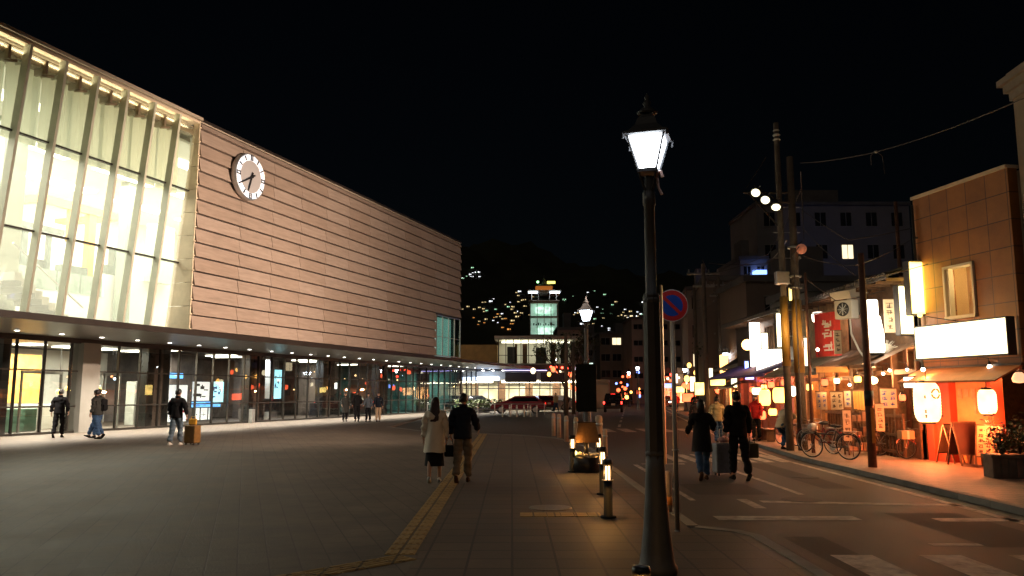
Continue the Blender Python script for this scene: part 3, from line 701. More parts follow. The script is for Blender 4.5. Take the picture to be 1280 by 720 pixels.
# round drum with small uplights, and the brown box standing on it
p = G(733, 589)
t = thing('planter_drum', p, 'low round dark drum with pale stones on top standing among bollard lamps', 'planter')
MB().lathe([(.36, 0), (.38, .03), (.38, .3), (.34, .33), (.3, .33)], n=28).build('drum', M['black'], t)
b = MB()
for i in range(14):
    a = i*.45*1.7; r = .12+.012*i; b.ball((r*math.cos(a), r*math.sin(a), .36), .05+.01*(i % 3), 8, .7)
b.build('stones', M['offwhite'], t)
MB().ball((-.26, -.16, .4), .055, 10).build('uplight', glow('yellow_uplight', (1, .75, .2), 5), t)
MB().lathe([(.05, .33), (.05, .62)], n=10).build('stem', M['black'], t)
t = thing('information_box', (p.x+.02, p.y+.02, .62), 'brown tapered box standing on the dark round drum', 'box')
b = MB(); n = b.pts([(-.26, -.14, 0), (.27, -.14, 0), (.27, .14, 0), (-.26, .14, 0), (-.2, -.1, .42), (.19, -.1, .42), (.19, .1, .42), (-.2, .1, .42)])
for q in ((3,2,1,0),(4,5,6,7),(0,1,5,4),(1,2,6,5),(2,3,7,6),(3,0,4,7)): b.face([n+i for i in q])
b.build('body', mat('brown_box', (.22, .12, .05), .6, 0, .3, 6), t); MB().box(-.21, -.11, .423, .2, .11, .45).build('lid', M['dwood'], t)
# no-parking sign
p = G(847, 664)
t = thing('parking_sign', p, 'round blue sign with red rim and red diagonal on slim pale pole by the kerb', 'sign', R(-2))
MB().tube([(0, 0, 0), (0, 0, 3.02)], .03, 12).build('pole', mat('pale_pole', (.5, .42, .34), .4, .3, .15, 5), t)
b = MB(); b.lathe([(.045, .98), (.045, 1.0)], n=12); b.box(-.02, -.045, 2.62, .02, -.03, 2.74); b.build('clamp', M['steel'], t)
b = MB(); b.lathe([(.04, 0), (.035, .012), (.0, .012)][:2], n=12); b.build('foot_plate', M['steel'], t)
zc = PD(843, 382.5, p.y).z; q = Matrix.Translation((-.005, -.05, zc)) @ FW
for nm, prof, m in [('sign_rim', [(.205, -.004), (.205, .004)], M['white_paint']), ('red_ring', [(.197, .004), (.197, .0065)], mat('sign_red', (.62, .02, .02), .4, noise=.08)), ('blue_field', [(.137, .006), (.137, .009)], mat('sign_blue', (.01, .07, .48), .4, noise=.08))]:
    b = MB(); b.lathe(prof, (0, 0, 0), 48, mx=q); b.build(nm, m, t)
b = MB(); b.box(-.15, -.0125, -.021, .15, -.0095, .021, Matrix.Translation((-.005, -.05, zc)) @ Matrix.Rotation(R(45), 4, 'Y')); b.build('diagonal_bar', bpy.data.materials['sign_red'], t)

# ------------------------------------------------------------------ people
M['skin'] = mat('skin', (.5, .3, .21), .55, 0, .08, 20)
M['hair'] = mat('black_hair', (.013, .01, .009), .45, 0, .3, 60)
M['hairb'] = mat('dark_brown_hair', (.035, .014, .009), .42, 0, .4, 40)
M['sole'] = mat('pale_shoe', (.6, .57, .52), .6)
def cloth(name, col, **k): return mat(name, col, .9, 0, k.get('noise', .22), k.get('scale', 6), .5, 14, spec=.12)
def skin_mesh(chains, mats, sub=2):
    """grow one surface over linked joints; chains = list of [(key, pos, r)...] sharing keys"""
    V = []; idx = {}; E = []; rad = []
    for ch in chains:
        for i, (k, p, r) in enumerate(ch):
            if k not in idx: idx[k] = len(V); V.append(p); rad.append(r)
            if i: E.append((idx[ch[i-1][0]], idx[k]))
    me = bpy.data.meshes.new('tmp'); me.from_pydata([tuple(v) for v in V], E, [])
    o = bpy.data.objects.new('tmp', me); COL.objects.link(o)
    sk = o.modifiers.new('s', 'SKIN'); sk.use_smooth_shade = True; sk.branch_smoothing = .6
    if not me.skin_vertices: return None, o
    for i, r in enumerate(rad):
        me.skin_vertices[0].data[i].radius = (r, r) if not isinstance(r, tuple) else r
        me.skin_vertices[0].data[i].use_root = (i == 0)
    sb = o.modifiers.new('b', 'SUBSURF'); sb.levels = sub; sb.render_levels = sub
    dg = bpy.context.evaluated_depsgraph_get(); ev = o.evaluated_get(dg)
    out = bpy.data.meshes.new_from_object(ev); out.materials.clear()
    for m in mats: out.materials.append(m)
    bpy.data.objects.remove(o); bpy.data.meshes.remove(me)
    return out
from mathutils import noise as mnoise
def mesh_to_mb(me, b, k=0, fold=0.):
    n = b.pts([v.co + v.normal*(fold*mnoise.noise(Vector((v.co.x*7, v.co.y*7, v.co.z*13))) if fold else 0.) for v in me.vertices]); b.k = k; b.smooth = True
    for f in me.polygons: b.face([n+i for i in f.vertices])
    b.smooth = False
def person(loc, rz, h, label, top, bottom, shoe, hair, hairstyle='short', coat=None, hem=.5, skirt=None,
           legs=((18, 5), (-14, 22)), arms=((-12, 10, 14), (12, 10, 14)), turn=0., lean=3., build=1., collar=True, group=None, sleeve='long', torso_tw=0.):
    """legs: (thigh pitch, knee bend) right,left; arms: (pitch, out, elbow)"""
    t = thing('person', loc, label, 'person', rz, group); t.scale = (h/1.75,)*3
    f = Vector((0, 1, 0))
    ln = R(lean)
    def up(p): # lean torso forward about pelvis
        p = Vector(p); q = p-Vector((0, 0, .93)); return Vector((0, 0, .93)) + Matrix.Rotation(-ln, 3, 'X') @ q
    J = {}
    J['pel'] = Vector((0, 0, .95)); J['wai'] = up((0, .005, 1.1)); J['che'] = up((0, .0, 1.30)); J['nb'] = up((0, -.012, 1.46)); J['nk'] = up((0, .0, 1.52)); J['hd'] = up((0, .015, 1.62))
    low = 9
    for sd, s in (('r', 1), ('l', -1)):
        a, k = legs[0 if s > 0 else 1]; a = R(a); k = R(k)
        hp = Vector((s*.092, 0, .9)); kn = hp + Vector((s*.005, math.sin(a)*.43, -math.cos(a)*.43)); an = kn + Vector((0, math.sin(a-k)*.41, -math.cos(a-k)*.41))
        J['hp'+sd] = hp; J['kn'+sd] = kn; J['an'+sd] = an; low = min(low, an.z)
        J['ft'+sd] = (a-k)
        pa, oa, el = arms[0 if s > 0 else 1]; pa, oa, el = R(pa), R(oa), R(el)
        sh = up((s*.18, -.005, 1.405)); d = Vector((s*math.sin(oa), math.sin(pa)*math.cos(oa), -math.cos(pa)*math.cos(oa))); e = sh + d*.275
        d2 = Vector((s*math.sin(oa*.4), math.sin(pa+el)*math.cos(oa*.4), -math.cos(pa+el)*math.cos(oa*.4))); w = e + d2*.245
        J['sh'+sd] = sh; J['el'+sd] = e; J['wr'+sd] = w; J['hdv'+sd] = d2
    dz = -(low-.075)
    for k in J:
        if isinstance(J[k], Vector) and not k.startswith('hdv'): J[k] = J[k]+Vector((0, 0, dz))
    B = build
    # body: torso, limbs and neck grown as one surface, head and fingers rooted inside it
    ch = [[('pel', J['pel'], .115), ('wai', J['wai'], .105), ('che', J['che'], .115), ('nb', J['nb'], .07), ('nk', J['nk'], .052), ('hd', J['hd']-Vector((0, 0, .03)), .05)]]
    for s in 'rl':
        ch.append([('che', J['che'], .115), ('sh'+s, J['sh'+s], .055), ('el'+s, J['el'+s], .042), ('wr'+s, J['wr'+s], .027), ('pm'+s, J['wr'+s]+J['hdv'+s]*.055, .030)])
        ch.append([('pel', J['pel'], .115), ('hp'+s, J['hp'+s], .085), ('kn'+s, J['kn'+s], .055), ('an'+s, J['an'+s], .038)])
    body = skin_mesh(ch, [M['skin']], 1); b = MB(); mesh_to_mb(body, b)
    H0 = J['hd']; mx = Matrix.Translation(H0) @ RZ(R(turn)) @ Matrix.Rotation(-ln, 4, 'X')
    head = bmesh.new(); bmesh.ops.create_icosphere(head, subdivisions=4, radius=1)
    for v in head.verts:
        x, y, z = v.co
        sx = .076*(1-.16*max(0, -z)**1.5); y2 = y*.096
        px = x*sx; pz = z*.114
        if y > 0:
            y2 *= .94
            nose = math.exp(-((px/.012)**2)-(((pz+.012)/.022)**2)); y2 += .022*nose*(y > .6)
            eye = math.exp(-(((abs(px)-.03)/.013)**2)-(((pz-.012)/.012)**2)); y2 -= .007*eye
            lip = math.exp(-((px/.022)**2)-(((pz+.052)/.008)**2)); y2 += .004*lip
            chin = math.exp(-((px/.025)**2)-(((pz+.095)/.02)**2)); y2 += .01*chin
        v.co = (px, y2, pz)
    b.smooth = True; b.bmadd(head, mx); head.free()
    for s in (1, -1): b.ball(tuple(mx @ Vector((s*.077, -.005, -.005))), .022, 8, 1.3, sx=.4, sy=.8)
    b.smooth = False
    # hands: palm, four unequal bent fingers, thumb off the side of the palm
    for s, sg in (('r', 1), ('l', -1)):
        d = J['hdv'+s].normalized(); side = Vector((0, 1, 0)); side = (side - d*side.dot(d)).normalized(); nrm = d.cross(side)
        if nrm.x*sg > 0: inn = -nrm
        else: inn = nrm
        P = J['wr'+s]+d*.035
        for i, L in enumerate((.070, .08, .075, .058)):
            r0 = P + d*.04 + side*(.027-.018*i)
            m1 = r0 + d*L*.45 + inn*.006; m2 = m1 + d*L*.3 + inn*.018; m3 = m2 + d*L*.12 + inn*.02
            b.tube([r0-d*.02, r0+d*.01, m1, m2, m3], [.0095, .0095, .0088, .0078, .005], 6)
        r0 = P + side*.022; b.tube([r0, r0+side*.02+d*.02+inn*.006, r0+side*.03+d*.045+inn*.012, r0+side*.028+d*.062+inn*.016], [.012, .011, .0095, .006], 6)
    b.build('body', M['skin'], t)
    eb = MB()
    for s in (1, -1): eb.ball(tuple(mx @ Vector((s*.03, .080, .012))), .009, 8)
    for s in (1, -1): eb.tube([mx @ Vector((s*.018, .087, .034)), mx @ Vector((s*.045, .078, .034))], .0035, 4)
    eb.build('eyes', M['black'], t)
    # hair
    hb = MB(); hm = bmesh.new(); bmesh.ops.create_icosphere(hm, subdivisions=4, radius=1)
    rr = random.Random(hash(label) % 999 if False else len(label))
    kill = []
    for v in hm.verts:
        x, y, z = v.co
        lim = -.55 if y < -.1 else (-.12 if y < .45 else .32)
        if z < lim: kill.append(v)
        rg = 1+.05*math.sin(x*15+y*9)*math.cos(z*12+x*5)+.03*math.sin(x*37+z*31)
        v.co = (x*.092*rg, y*.108*rg-.004, z*.124*rg+.0)
    bmesh.ops.delete(hm, geom=kill, context='VERTS')
    hb.smooth = True; hb.bmadd(hm, mx); hm.free()
    if hairstyle == 'long':
        N = 14; rings = []
        for i in range(9):
            q = i/8; z = .02-.5*q; w = .085+.025*math.sin(q*3) - .05*max(0, q-.55); dd = .04-.015*q; yc = -.065-.055*min(1, q*1.5)
            rings.append(hb.pts([mx @ Vector((w*math.cos(2*PI*k/N)*(1+.08*math.sin(k*3+i)), yc+dd*math.sin(2*PI*k/N), z+.02*math.sin(k*2.2)*q)) for k in range(N)]))
        for i in range(8):
            for k in range(N): hb.face((rings[i]+k, rings[i]+(k+1) % N, rings[i+1]+(k+1) % N, rings[i+1]+k))
        hb.face([rings[8]+k for k in range(N)])
    if hairstyle == 'bob':
        hb.lathe([(.03, -.12), (.085, -.12), (.095, -.05), (.09, .03), (.03, .1)], (0, 0, 0), 14, mx=mx @ Matrix.Translation((0, -.03, 0)), sx=1, sy=.85)
    hb.build('hair', hair, t)
    # top: sleeves and trunk as one garment
    e = .022*B
    c2 = [[('pel', J['pel']+Vector((0, 0, -.07)), .15+e), ('wai', J['wai'], .143+e), ('che', J['che'], .15+e), ('nb', J['nb']-Vector((0, 0, .01)), .098+e*.5)]]
    for s in 'rl':
        end = J['wr'+s] if sleeve == 'long' else J['el'+s]*.8+J['sh'+s]*.2
        if sleeve == 'long': c2.append([('che', J['che'], .15+e), ('sh'+s, J['sh'+s], .08+e*.6), ('el'+s, J['el'+s], .057+e*.7), ('wr'+s, end, .042+e*.5)])
        else: c2.append([('che', J['che'], .118+e), ('sh'+s, J['sh'+s], .068+e*.6), ('el'+s, end, .055+e)])
    cm = skin_mesh(c2, [top], 3); b = MB(); mesh_to_mb(cm, b, 0, .032)
    if coat:
        N = 20; rings = []
        for i in range(7):
            q = i/6; z = (J['wai'].z+.12)*(1-q) + hem*q; w = .172+.055*q; d = .145+.085*q; off = .02*math.sin(q*3)
            yo = J['wai'].y*(1-q)
            rings.append(b.pts([Vector((w*math.cos(2*PI*k/N)*(1+.05*q*math.sin(k*2.6)), yo+d*math.sin(2*PI*k/N)*(1+.06*q*math.sin(k*3.7+1)), z+.01*math.sin(k))) for k in range(N)]))
        b.smooth = True
        for i in range(6):
            for k in range(N): b.face((rings[i]+k, rings[i]+(k+1) % N, rings[i+1]+(k+1) % N, rings[i+1]+k))
        b.smooth = False
    else:
        N = 20; rings = []; z1 = J['pel'].z-.13
        for i in range(6):
            q = i/5; z = J['wai'].z*(1-q)+.02+z1*q; w = .148+.03*B*.5+.012*q; d = .122+.02*B*.5+.012*q
            rings.append(b.pts([Vector((w*math.cos(2*PI*k/N)*(1+.03*q*math.sin(k*2.6)), J['wai'].y*(1-q)+d*math.sin(2*PI*k/N)*(1+.04*math.sin(k*3.7+i)), z+.006*math.sin(k*2))) for k in range(N)]))
        b.smooth = True
        for i in range(5):
            for k in range(N): b.face((rings[i]+k, rings[i]+(k+1) % N, rings[i+1]+(k+1) % N, rings[i+1]+k))
        b.face([rings[5]+k for k in range(N)]); b.smooth = False
    b.build('coat' if coat else 'top', top, t)
    if collar:
        MB().lathe([(.062, -.02), (.083, -.03), (.078, .035), (.066, .04)], tuple(J['nb']+Vector((0, .005, .02))), 14).build('collar', top, t)
    # trousers or skirt
    c3 = [[('pel', J['pel']-Vector((0, 0, .02)), .15), ('w', J['wai']-Vector((0, 0, .03)), .135)]]
    for s in 'rl': c3.append([('pel', J['pel'], .15), ('hp'+s, J['hp'+s], .118), ('kn'+s, J['kn'+s], .09), ('an'+s, J['an'+s]+Vector((0, 0, .02)), .07)])
    if not skirt: mesh = skin_mesh(c3, [bottom], 3); b = MB(); mesh_to_mb(mesh, b, 0, .03); b.build('trousers', bottom, t)
    else:
        b = MB(); b.smooth = True; N = 18; rings = []
        for i in range(6):
            q = i/5; z = J['wai'].z*(1-q)+skirt*q; w = .14+.06*q
            rings.append(b.pts([(w*math.cos(2*PI*k/N)*(1+.05*q*math.sin(k*3)), w*.9*math.sin(2*PI*k/N), z) for k in range(N)]))
        for i in range(5):
            for k in range(N): b.face((rings[i]+k, rings[i]+(k+1) % N, rings[i+1]+(k+1) % N, rings[i+1]+k))
        b.smooth = False; b.build('skirt', bottom, t)
    for s in 'rl':
        A = J['an'+s]; pit = J['ft'+s]; pit = max(-1.0, min(.5, pit))
        if A.z < .1: pit = 0
        b = MB(); mxf = Matrix.Translation(A) @ Matrix.Rotation(pit, 4, 'X')
        b.smooth = True
        for (y0, zz, w, hh) in ((0, 0, 0, 0),): pass
        N = 10; rings = []
        for (y, w, z0, z1) in [(-.075, .02, -.06, -.01), (-.07, .034, -.075, .01), (-.02, .04, -.075, .03), (.05, .042, -.075, .0), (.12, .046, -.075, -.025), (.17, .036, -.075, -.045), (.185, .015, -.07, -.055)]:
            rings.append(b.pts([mxf @ Vector((w*math.cos(2*PI*k/N), y, (z0+z1)/2+(z1-z0)/2*math.sin(2*PI*k/N))) for k in range(N)]))
        for i in range(6):
            for k in range(N): b.face((rings[i]+k, rings[i]+(k+1) % N, rings[i+1]+(k+1) % N, rings[i+1]+k))
        b.face([rings[0]+k for k in range(N)]); b.face([rings[-1]+k for k in range(N)])
        b.smooth = False; b.build('shoe', shoe, t)
    t['_j'] = 0; del t['_j']
    return t, J
def local(t, J, key, h): return t.matrix_basis @ J[key]
K = lambda n, c, **k: cloth(n, c, **k)
black_c = K('black_cloth', (.013, .013, .015)); navy = K('navy_cloth', (.015, .02, .032)); cream_c = K('cream_wool', (.74, .67, .56), noise=.08)
jean = K('blue_denim', (.05, .1, .2)); khaki = K('brown_khaki', (.17, .14, .105)); greyj = K('grey_jacket', (.045, .047, .045)); jeanp = K('pale_denim', (.12, .17, .22))
ylw = K('pale_yellow_cloth', (.6, .48, .26), noise=.1); tan = K('tan_cloth', (.45, .33, .22)); redc = K('red_cloth', (.5, .03, .03)); shoeb = K('black_leather', (.015, .013, .012)); brown = K('brown_leather', (.09, .045, .025))
# couple walking up the forecourt
pw, Jw = person(G(543, 603), R(2), 1.62, 'woman with long dark brown hair in a long cream coat, walking away', cream_c, black_c, M['sole'], M['hairb'], 'long', coat=True, hem=.62, skirt=.34,
   legs=((6, 6), (-9, 14)), arms=((2, 9, 8), (-2, 9, 5)), turn=-6, collar=False)
pm, Jm = person(G(578, 603), R(-2), 1.70, 'man in dark navy jacket and brown trousers beside the woman in cream', navy, khaki, brown, M['hair'], 'short',
   legs=((9, 4), (-10, 20)), arms=((14, 16, 40), (6, 12, 20)), build=1.5, turn=4)
w = local(pw, Jw, 'wrr', 1)
t = thing('handbag', w+Vector((.06, .0, -.36)), 'dark handbag hanging between the couple from the woman in cream', 'bag')
MB().bev(-.1, -.06, 0, .1, .06, .22, .03).build('bag_body', black_c, t); MB().tube([(-.07, 0, .2), (-.05, 0, .33), (0, 0, .38), (.05, 0, .33), (.07, 0, .2)], .008, 6).build('strap', black_c, t)
# pair with the trolley case on the road
zr = -.096
a, Ja = person(G(879, 600, zr), R(-3), 1.66, 'person in long black coat and jeans walking on the road, left of the suitcase', black_c, jean, brown, M['hair'], 'bob', coat=True, hem=.62,
   legs=((10, 4), (-14, 24)), arms=((10, 22, 60), (10, 14, 45)), build=1.3)
c, Jc = person(G(925, 600, zr), R(2), 1.84, 'taller man all in black walking on the road, right of the suitcase', black_c, black_c, shoeb, M['hair'], 'short',
   legs=((-12, 16), (9, 3)), arms=((0, 9, 8), (-4, 9, 12)), build=1.6)
d, Jd = person(G(898, 556, zr), R(0), 1.68, 'man in pale yellow shirt and dark jeans walking ahead of the pair with the suitcase', ylw, jean, shoeb, M['hair'], 'short', legs=((7, 2), (-10, 14)), arms=((4, 16, 20), (0, 16, 20)), build=1.4)
person(PD(865+5, 520, 34).xy.to_3d()*1+Vector((0, 0, zr)), R(0), 1.6, 'person in dark clothing almost hidden between the man in yellow and the black coat', greyj, black_c, shoeb, M['hair'])
def suitcase(loc, rz, label, col, handle_col, W=.42, D=.26, H=.6, hh=.4):
    t = thing('suitcase', loc, label, 'suitcase', rz)
    m = mat('case_shell', col, .4, .1, .25, 9); hm_ = mat('case_handle', handle_col, .4, .3)
    MB().bev(-W/2, -D/2, .06, W/2, D/2, .06+H, .035).build('shell', m, t)
    b = MB()
    for k in range(5): b.box(-W/2+.05+k*(W-.12)/4, -D/2-.006, .12, -W/2+.065+k*(W-.12)/4, -D/2+.01, H)
    b.build('ribs', m, t)
    b = MB(); b.tube([(-.09, 0, .05+H), (-.09, 0, .06+H+hh), (.09, 0, .06+H+hh), (.09, 0, .05+H)], .012, 6); b.build('pull_handle', hm_, t)
    for x in (-W/2+.06, W/2-.06):
        for y in (-D/2+.05, D/2-.05): MB().lathe([(.03, -.015), (.03, .015)], (0, 0, 0), 10, mx=Matrix.Translation((x, y, .03)) @ Matrix.Rotation(R(90), 4, 'Y')).build('wheel', M['black'], t)
    return t
suitcase(G(906, 594, zr), R(5), 'large silver-blue suitcase rolling between the pair in black', (.16, .19, .24), (.45, .45, .5), .46, .32, .64, .3)
t = thing('shopping_bag', G(906, 594, zr)+Vector((0, 0, .71)), 'small crumpled pinkish bag resting on the silver-blue suitcase', 'bag')
MB().ball((0, 0, .06), .12, 10, .55, sx=1.2).build('bag_body', mat('pinkish_bag', (.35, .2, .2), .6, 0, .4, 20, .5, 20), t)
w = local(c, Jc, 'wrr', 1)
t = thing('tote_bag', w+Vector((.05, 0, -.5)), 'dark olive tote bag held low by the man all in black', 'bag')
MB().bev(-.13, -.05, 0, .13, .05, .3, .03).build('bag_body', mat('olive_cloth', (.08, .06, .02), .8, 0, .3, 9), t); MB().tube([(-.06, 0, .28), (-.04, 0, .42), (.04, 0, .42), (.06, 0, .28)], .008, 6).build('strap', black_c, t)
# people by the station front
person(G(72, 547), R(18), 1.86, 'man in black jacket and dark trousers walking toward the entrance doors', black_c, black_c, shoeb, M['hair'], 'short', legs=((14, 10), (-12, 14)), arms=((6, 12, 20), (-6, 12, 10)), build=1.5)
p1, J1 = person(G(121, 548), R(68), 1.90, 'man in grey jacket with black backpack walking left past the pale column', greyj, jean, shoeb, M['hair'], 'short', legs=((20, 4), (-18, 18)), arms=((6, 8, 15), (-4, 8, 25)), build=1.4)
person(G(111, 549)+Vector((.1, .25, 0)), R(80), 1.86, 'second walker mostly hidden, blue jeans striding ahead of the backpacker', greyj, jean, shoeb, M['hair'], 'short', legs=((26, 6), (-12, 8)), arms=((20, 6, 30), (-6, 8, 20)))
q = local(p1, J1, 'che', 1)
t = thing('backpack', q - Vector((0, 0, .18)), 'rounded black backpack on the back of the grey-jacketed walker', 'backpack', R(68))
MB().bev(-.14, -.34, -.18, .14, -.15, .27, .06).build('pack', black_c, t); MB().bev(-.1, -.39, -.14, .1, -.33, .06, .025).build('front_pocket', black_c, t)
for x in (-.1, .1): MB().tube([(x, -.15, .24), (x, -.02, .36), (x, .14, .2), (x, .1, -.05), (x, -.15, -.12)], .014, 6).build('shoulder_strap', black_c, t)
p2, J2 = person(G(219, 557), R(-2), 1.84, 'man in black jumper and light blue jeans pulling the yellow-handled suitcase', black_c, jeanp, M['sole'], M['hair'], 'short', legs=((10, 4), (-8, 10)), arms=((-14, 22, 16), (-6, 10, 25)), build=1.3, turn=-10)
suitcase(G(240, 556), R(-25), 'brown and black suitcase with tall yellow handle near the station front', (.2, .1, .02), (.85, .45, .04), .46, .3, .58, .28)
t = thing('shopping_bag', G(240, 556)+Vector((0, -.02, .65)), 'small yellow bag strapped on top of the brown suitcase', 'bag')
MB().bev(-.13, -.05, 0, .13, .05, .2, .03).build('bag_body', mat('yellow_bag', (.75, .4, .04), .6, 0, .2, 9), t)
for u, rz, h, tp, bt, l, bag, sk in [(431, 200, 1.72, greyj, black_c, 'leftmost of four people standing by the glass, dark olive coat', 0, None), (446, 20, 1.84, black_c, black_c, 'second from left of four standing by the glass, all in black suit', 1, None),
                             (460, 170, 1.68, K('slate_cloth', (.10, .12, .15)), black_c, 'third of four standing by the glass, slate blue jacket and black trousers', 0, None), (472.5, 195, 1.72, navy, tan, 'rightmost of four standing by the glass, navy top and tan trousers', 1, None)]:
    person(G(u, 527), R(rz), h, l, tp, bt, shoeb, M['hair'], 'short' if bag else 'bob', legs=((3, 2), (-4, 3)), arms=((10, 10, 40), (2, 12, 15)), lean=0, coat=(u < 440) or None, hem=.55)
# people by the shops
e, Je = person(G(976, 562), R(-60), 1.66, 'person in pale jacket and dark trousers bending down beside the bicycle by the twin poles', K('ivory_cloth', (.6, .52, .4), noise=.1), jean, shoeb, M['hair'], 'short', legs=((62, 74), (48, 62)), arms=((50, 10, 40), (40, 10, 50)), turn=0, lean=34)
person(G(962, 556)+Vector((.25, 2.2, 0)), R(150), 1.62, 'person in bright red jacket under the red-lit awning', redc, black_c, shoeb, M['hair'], 'bob', legs=((3, 2), (-3, 2)), arms=((10, 10, 30), (10, 10, 30)))
# ------------------------------------------------------------------ street side: utility poles, floodlights, wires
M['pole'] = mat('concrete_pole', (.14, .11, .085), .75, 0, .3, 5, .2, 30)
M['rustpole'] = mat('brown_pole', (.13, .06, .04), .6, .2, .4, 6)
M['arm'] = mat('dark_arm', (.03, .027, .025), .7, 0, .3, 6)
M['yellow'] = mat('yellow_wash_and_stripe', (.36, .21, .05), .5, 0, .2, 6)
M['flood'] = glow('floodlight_lens', (1, .93, .6), 3)
M['cable'] = mat('cable', (.06, .05, .05), .6)
def pole(p, r, h, label, m, wash_span=None, rungs=True):
    t = thing('utility_pole', p, label, 'utility pole')
    MB().tube([(0, 0, 0), (0, 0, h)], [r*1.15, r*.8], 14).build('shaft', m, t)
    if wash_span: MB().tube([(0, 0, wash_span[0]), (0, 0, wash_span[1])], [r*1.15+.012, r*1.12+.008], 14).build('lamp_wash_sleeve', M['yellow'], t)  # yellow sleeve paints the lamp light falling on the concrete shaft
    if rungs:
        for i in range(6): MB().tube([(-.22, 0, 3.4+i*.8), (.22, 0, 3.4+i*.8)], .012, 5).build('step_bolt', M['steel'], t)
    return t
PA = G(988, 563); PB = G(1004, 563)
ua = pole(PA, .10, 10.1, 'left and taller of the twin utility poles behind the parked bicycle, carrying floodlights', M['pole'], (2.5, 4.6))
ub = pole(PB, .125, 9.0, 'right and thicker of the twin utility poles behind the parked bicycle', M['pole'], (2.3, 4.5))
# crossarm, stay, insulators, lamps' bar
b = MB(); b.tube([(-1.1, 0, 7.85), (.3, 0, 7.85)], .035, 6); b.build('crossarm', M['arm'], ua)
b = MB(); b.tube([(-.9, 0, 7.8), (.1, 0, 6.6)], .025, 6); b.tube([(-1.0, 0, 8.0), (-.35, 0, 9.0)], .012, 5); b.build('brace', M['arm'], ua)
b = MB(); b.lathe([(.05, 9.5), (.12, 9.55), (.05, 9.62), (.12, 9.7), (.05, 9.78), (.1, 9.85), (.03, 9.95)], (0, 0, 0), 10); b.build('insulator', M['white_paint'], ua)
for k, z in enumerate((5.2, 4.85, 6.1)):
    b = MB(); b.lathe([(.19, z), (.19, z+.06)], (0, 0, 0), 14); b.build('steel_band', M['steel'], ub)
b = MB(); b.bev(-.3, -.35, 4.95, .1, -.1, 5.35, .03); b.build('junction_box', M['steel'], ua)
b = MB(); b.ball((.16, -.2, 6.05), .16, 12); b.build('round_lamp', mat('orange_globe', (.6, .2, .1), .4, emit=.12, ecol=(1, .35, .2)), ub)
b = MB(); b.tube([(0, -.1, 5.6), (-.15, -.3, 5.85), (.05, -.3, 6.1), (.16, -.2, 6.1)], .02, 6); b.tube([(-.08, -.2, 0.2), (-.09, -.2, 5.4)], .022, 6); b.tube([(.1, -.2, 3), (.0, -.25, 5), (-.5, -.2, 5.3)], .015, 5); b.build('conduit', M['cable'], ub)
TG = [Vector((-9, 30, 5)), Vector((-13, 38, 8)), Vector((-6, 46, 9))]
for i, (u, v, l) in enumerate([(945, 240, 'leftmost and highest of the three floodlights on the twin poles'), (957, 249, 'middle floodlight of the three on the twin poles'), (970, 257.5, 'rightmost and lowest of the three floodlights on the twin poles')]):
    p = PD(u, v, 23.9); t = thing('floodlight', p, l, 'floodlight')
    dr = (TG[i]-p).normalized(); dr = (dr + Vector((.35, -1.3, -.75))).normalized()
    q = dr.to_track_quat('Z', 'Y').to_matrix().to_4x4()
    b = MB(); b.lathe([(.05, -.2), (.09, -.16), (.16, .02), (.17, .05), (.15, .05)], (0, 0, 0), 18, mx=q); b.build('housing', M['charcoal'], t)
    b = MB(); b.lathe([(.13, .052), (.125, .07), (.05, .08)], (0, 0, 0), 18, mx=q); b.build('lens', M['flood'], t)
    b = MB(); b.tube([(0, 0, 0), tuple(q @ Vector((0, 0, -.2))), tuple(q @ Vector((0, 0, -.2)) + Vector((.1+.12*i*0, 0, .1)))], .015, 5); b.build('yoke', M['steel'], t)
    lamp('SPOT', tuple(q @ Vector((0, 0, .14))), 20500, (1, .74, .55), t, .15, R(62), None, .9, name='flood_beam')
    o = [x for x in t.children if x.name.startswith('flood_beam')]
    o = bpy.data.objects[[x.name for x in bpy.data.objects if x.parent == t and x.type == 'LIGHT'][0]]
    o.rotation_euler = (TG[i]-p).to_track_quat('-Z', 'Y').to_euler(); o.location = (TG[i]-p).normalized()*.55
b = MB(); pp = [PD(943, 232, 23.95), PD(972, 251, 23.95), PD(986, 254, 24.1)]; b.tube([v-PA for v in pp], .025, 6); b.build('lamp_bar', M['arm'], ua)
uc = pole(G(1091, 584), .085, 5.0, 'slim reddish brown pole with yellow stripe on the kerb left of the big lantern', M['rustpole'], None, False)
b = MB()
for k in range(1): b.box(-.02, -.105, .55, .06, -.08, 1.35)
b.build('yellow_stripe', M['yellow'], uc)
MB().lathe([(.105, 1.4), (.105, 1.75)], n=12).build('dark_band', M['black'], uc)
pole(PD(1139, 560, 22.3).xy.to_3d(), .06, 7.1, 'thin dark pole behind the yellow vertical sign', M['rustpole'], None, False)
pole(G(1017, 566).xy.to_3d(), .045, 5.2, 'thin dark pole between the twin poles and the white lamp', M['rustpole'], None, False)
def cable(pts, label, r=.012, cat='cable'):
    b = MB(); P = []
    pts = [Vector(p) for p in pts]
    for a_, c_ in zip(pts[:-1], pts[1:]):
        for i in range(10):
            q = i/10; p = a_.lerp(c_, q); p.z -= .06*(a_-c_).length*q*(1-q)*.9; P.append(p)
    P.append(pts[-1]); b.tube(P, r, 5); o = b.build('overhead_cable', M['cable']); tag(o, label, cat); return o
cable([PD(1000, 204, 24), PD(1095, 190, 20.5), PD(1282, 122, 15)], 'overhead cable rising from the twin poles to the far right corner building', .013)
t = thing('cable_clamp', PD(1095, 190, 20.5), 'small pale clamp with two drooping wires on the rising overhead cable', 'clamp')
MB().ball((0, 0, 0), .05, 8, .7).build('clamp_body', M['offwhite'], t); MB().tube([(-.03, 0, 0), (-.14, 0, -.1), (-.15, 0, -.35)], .012, 5).tube([(.03, 0, 0), (.16, 0, -.12), (.2, 0, -.6)], .009, 5).build('wire_tails', M['cable'], t)
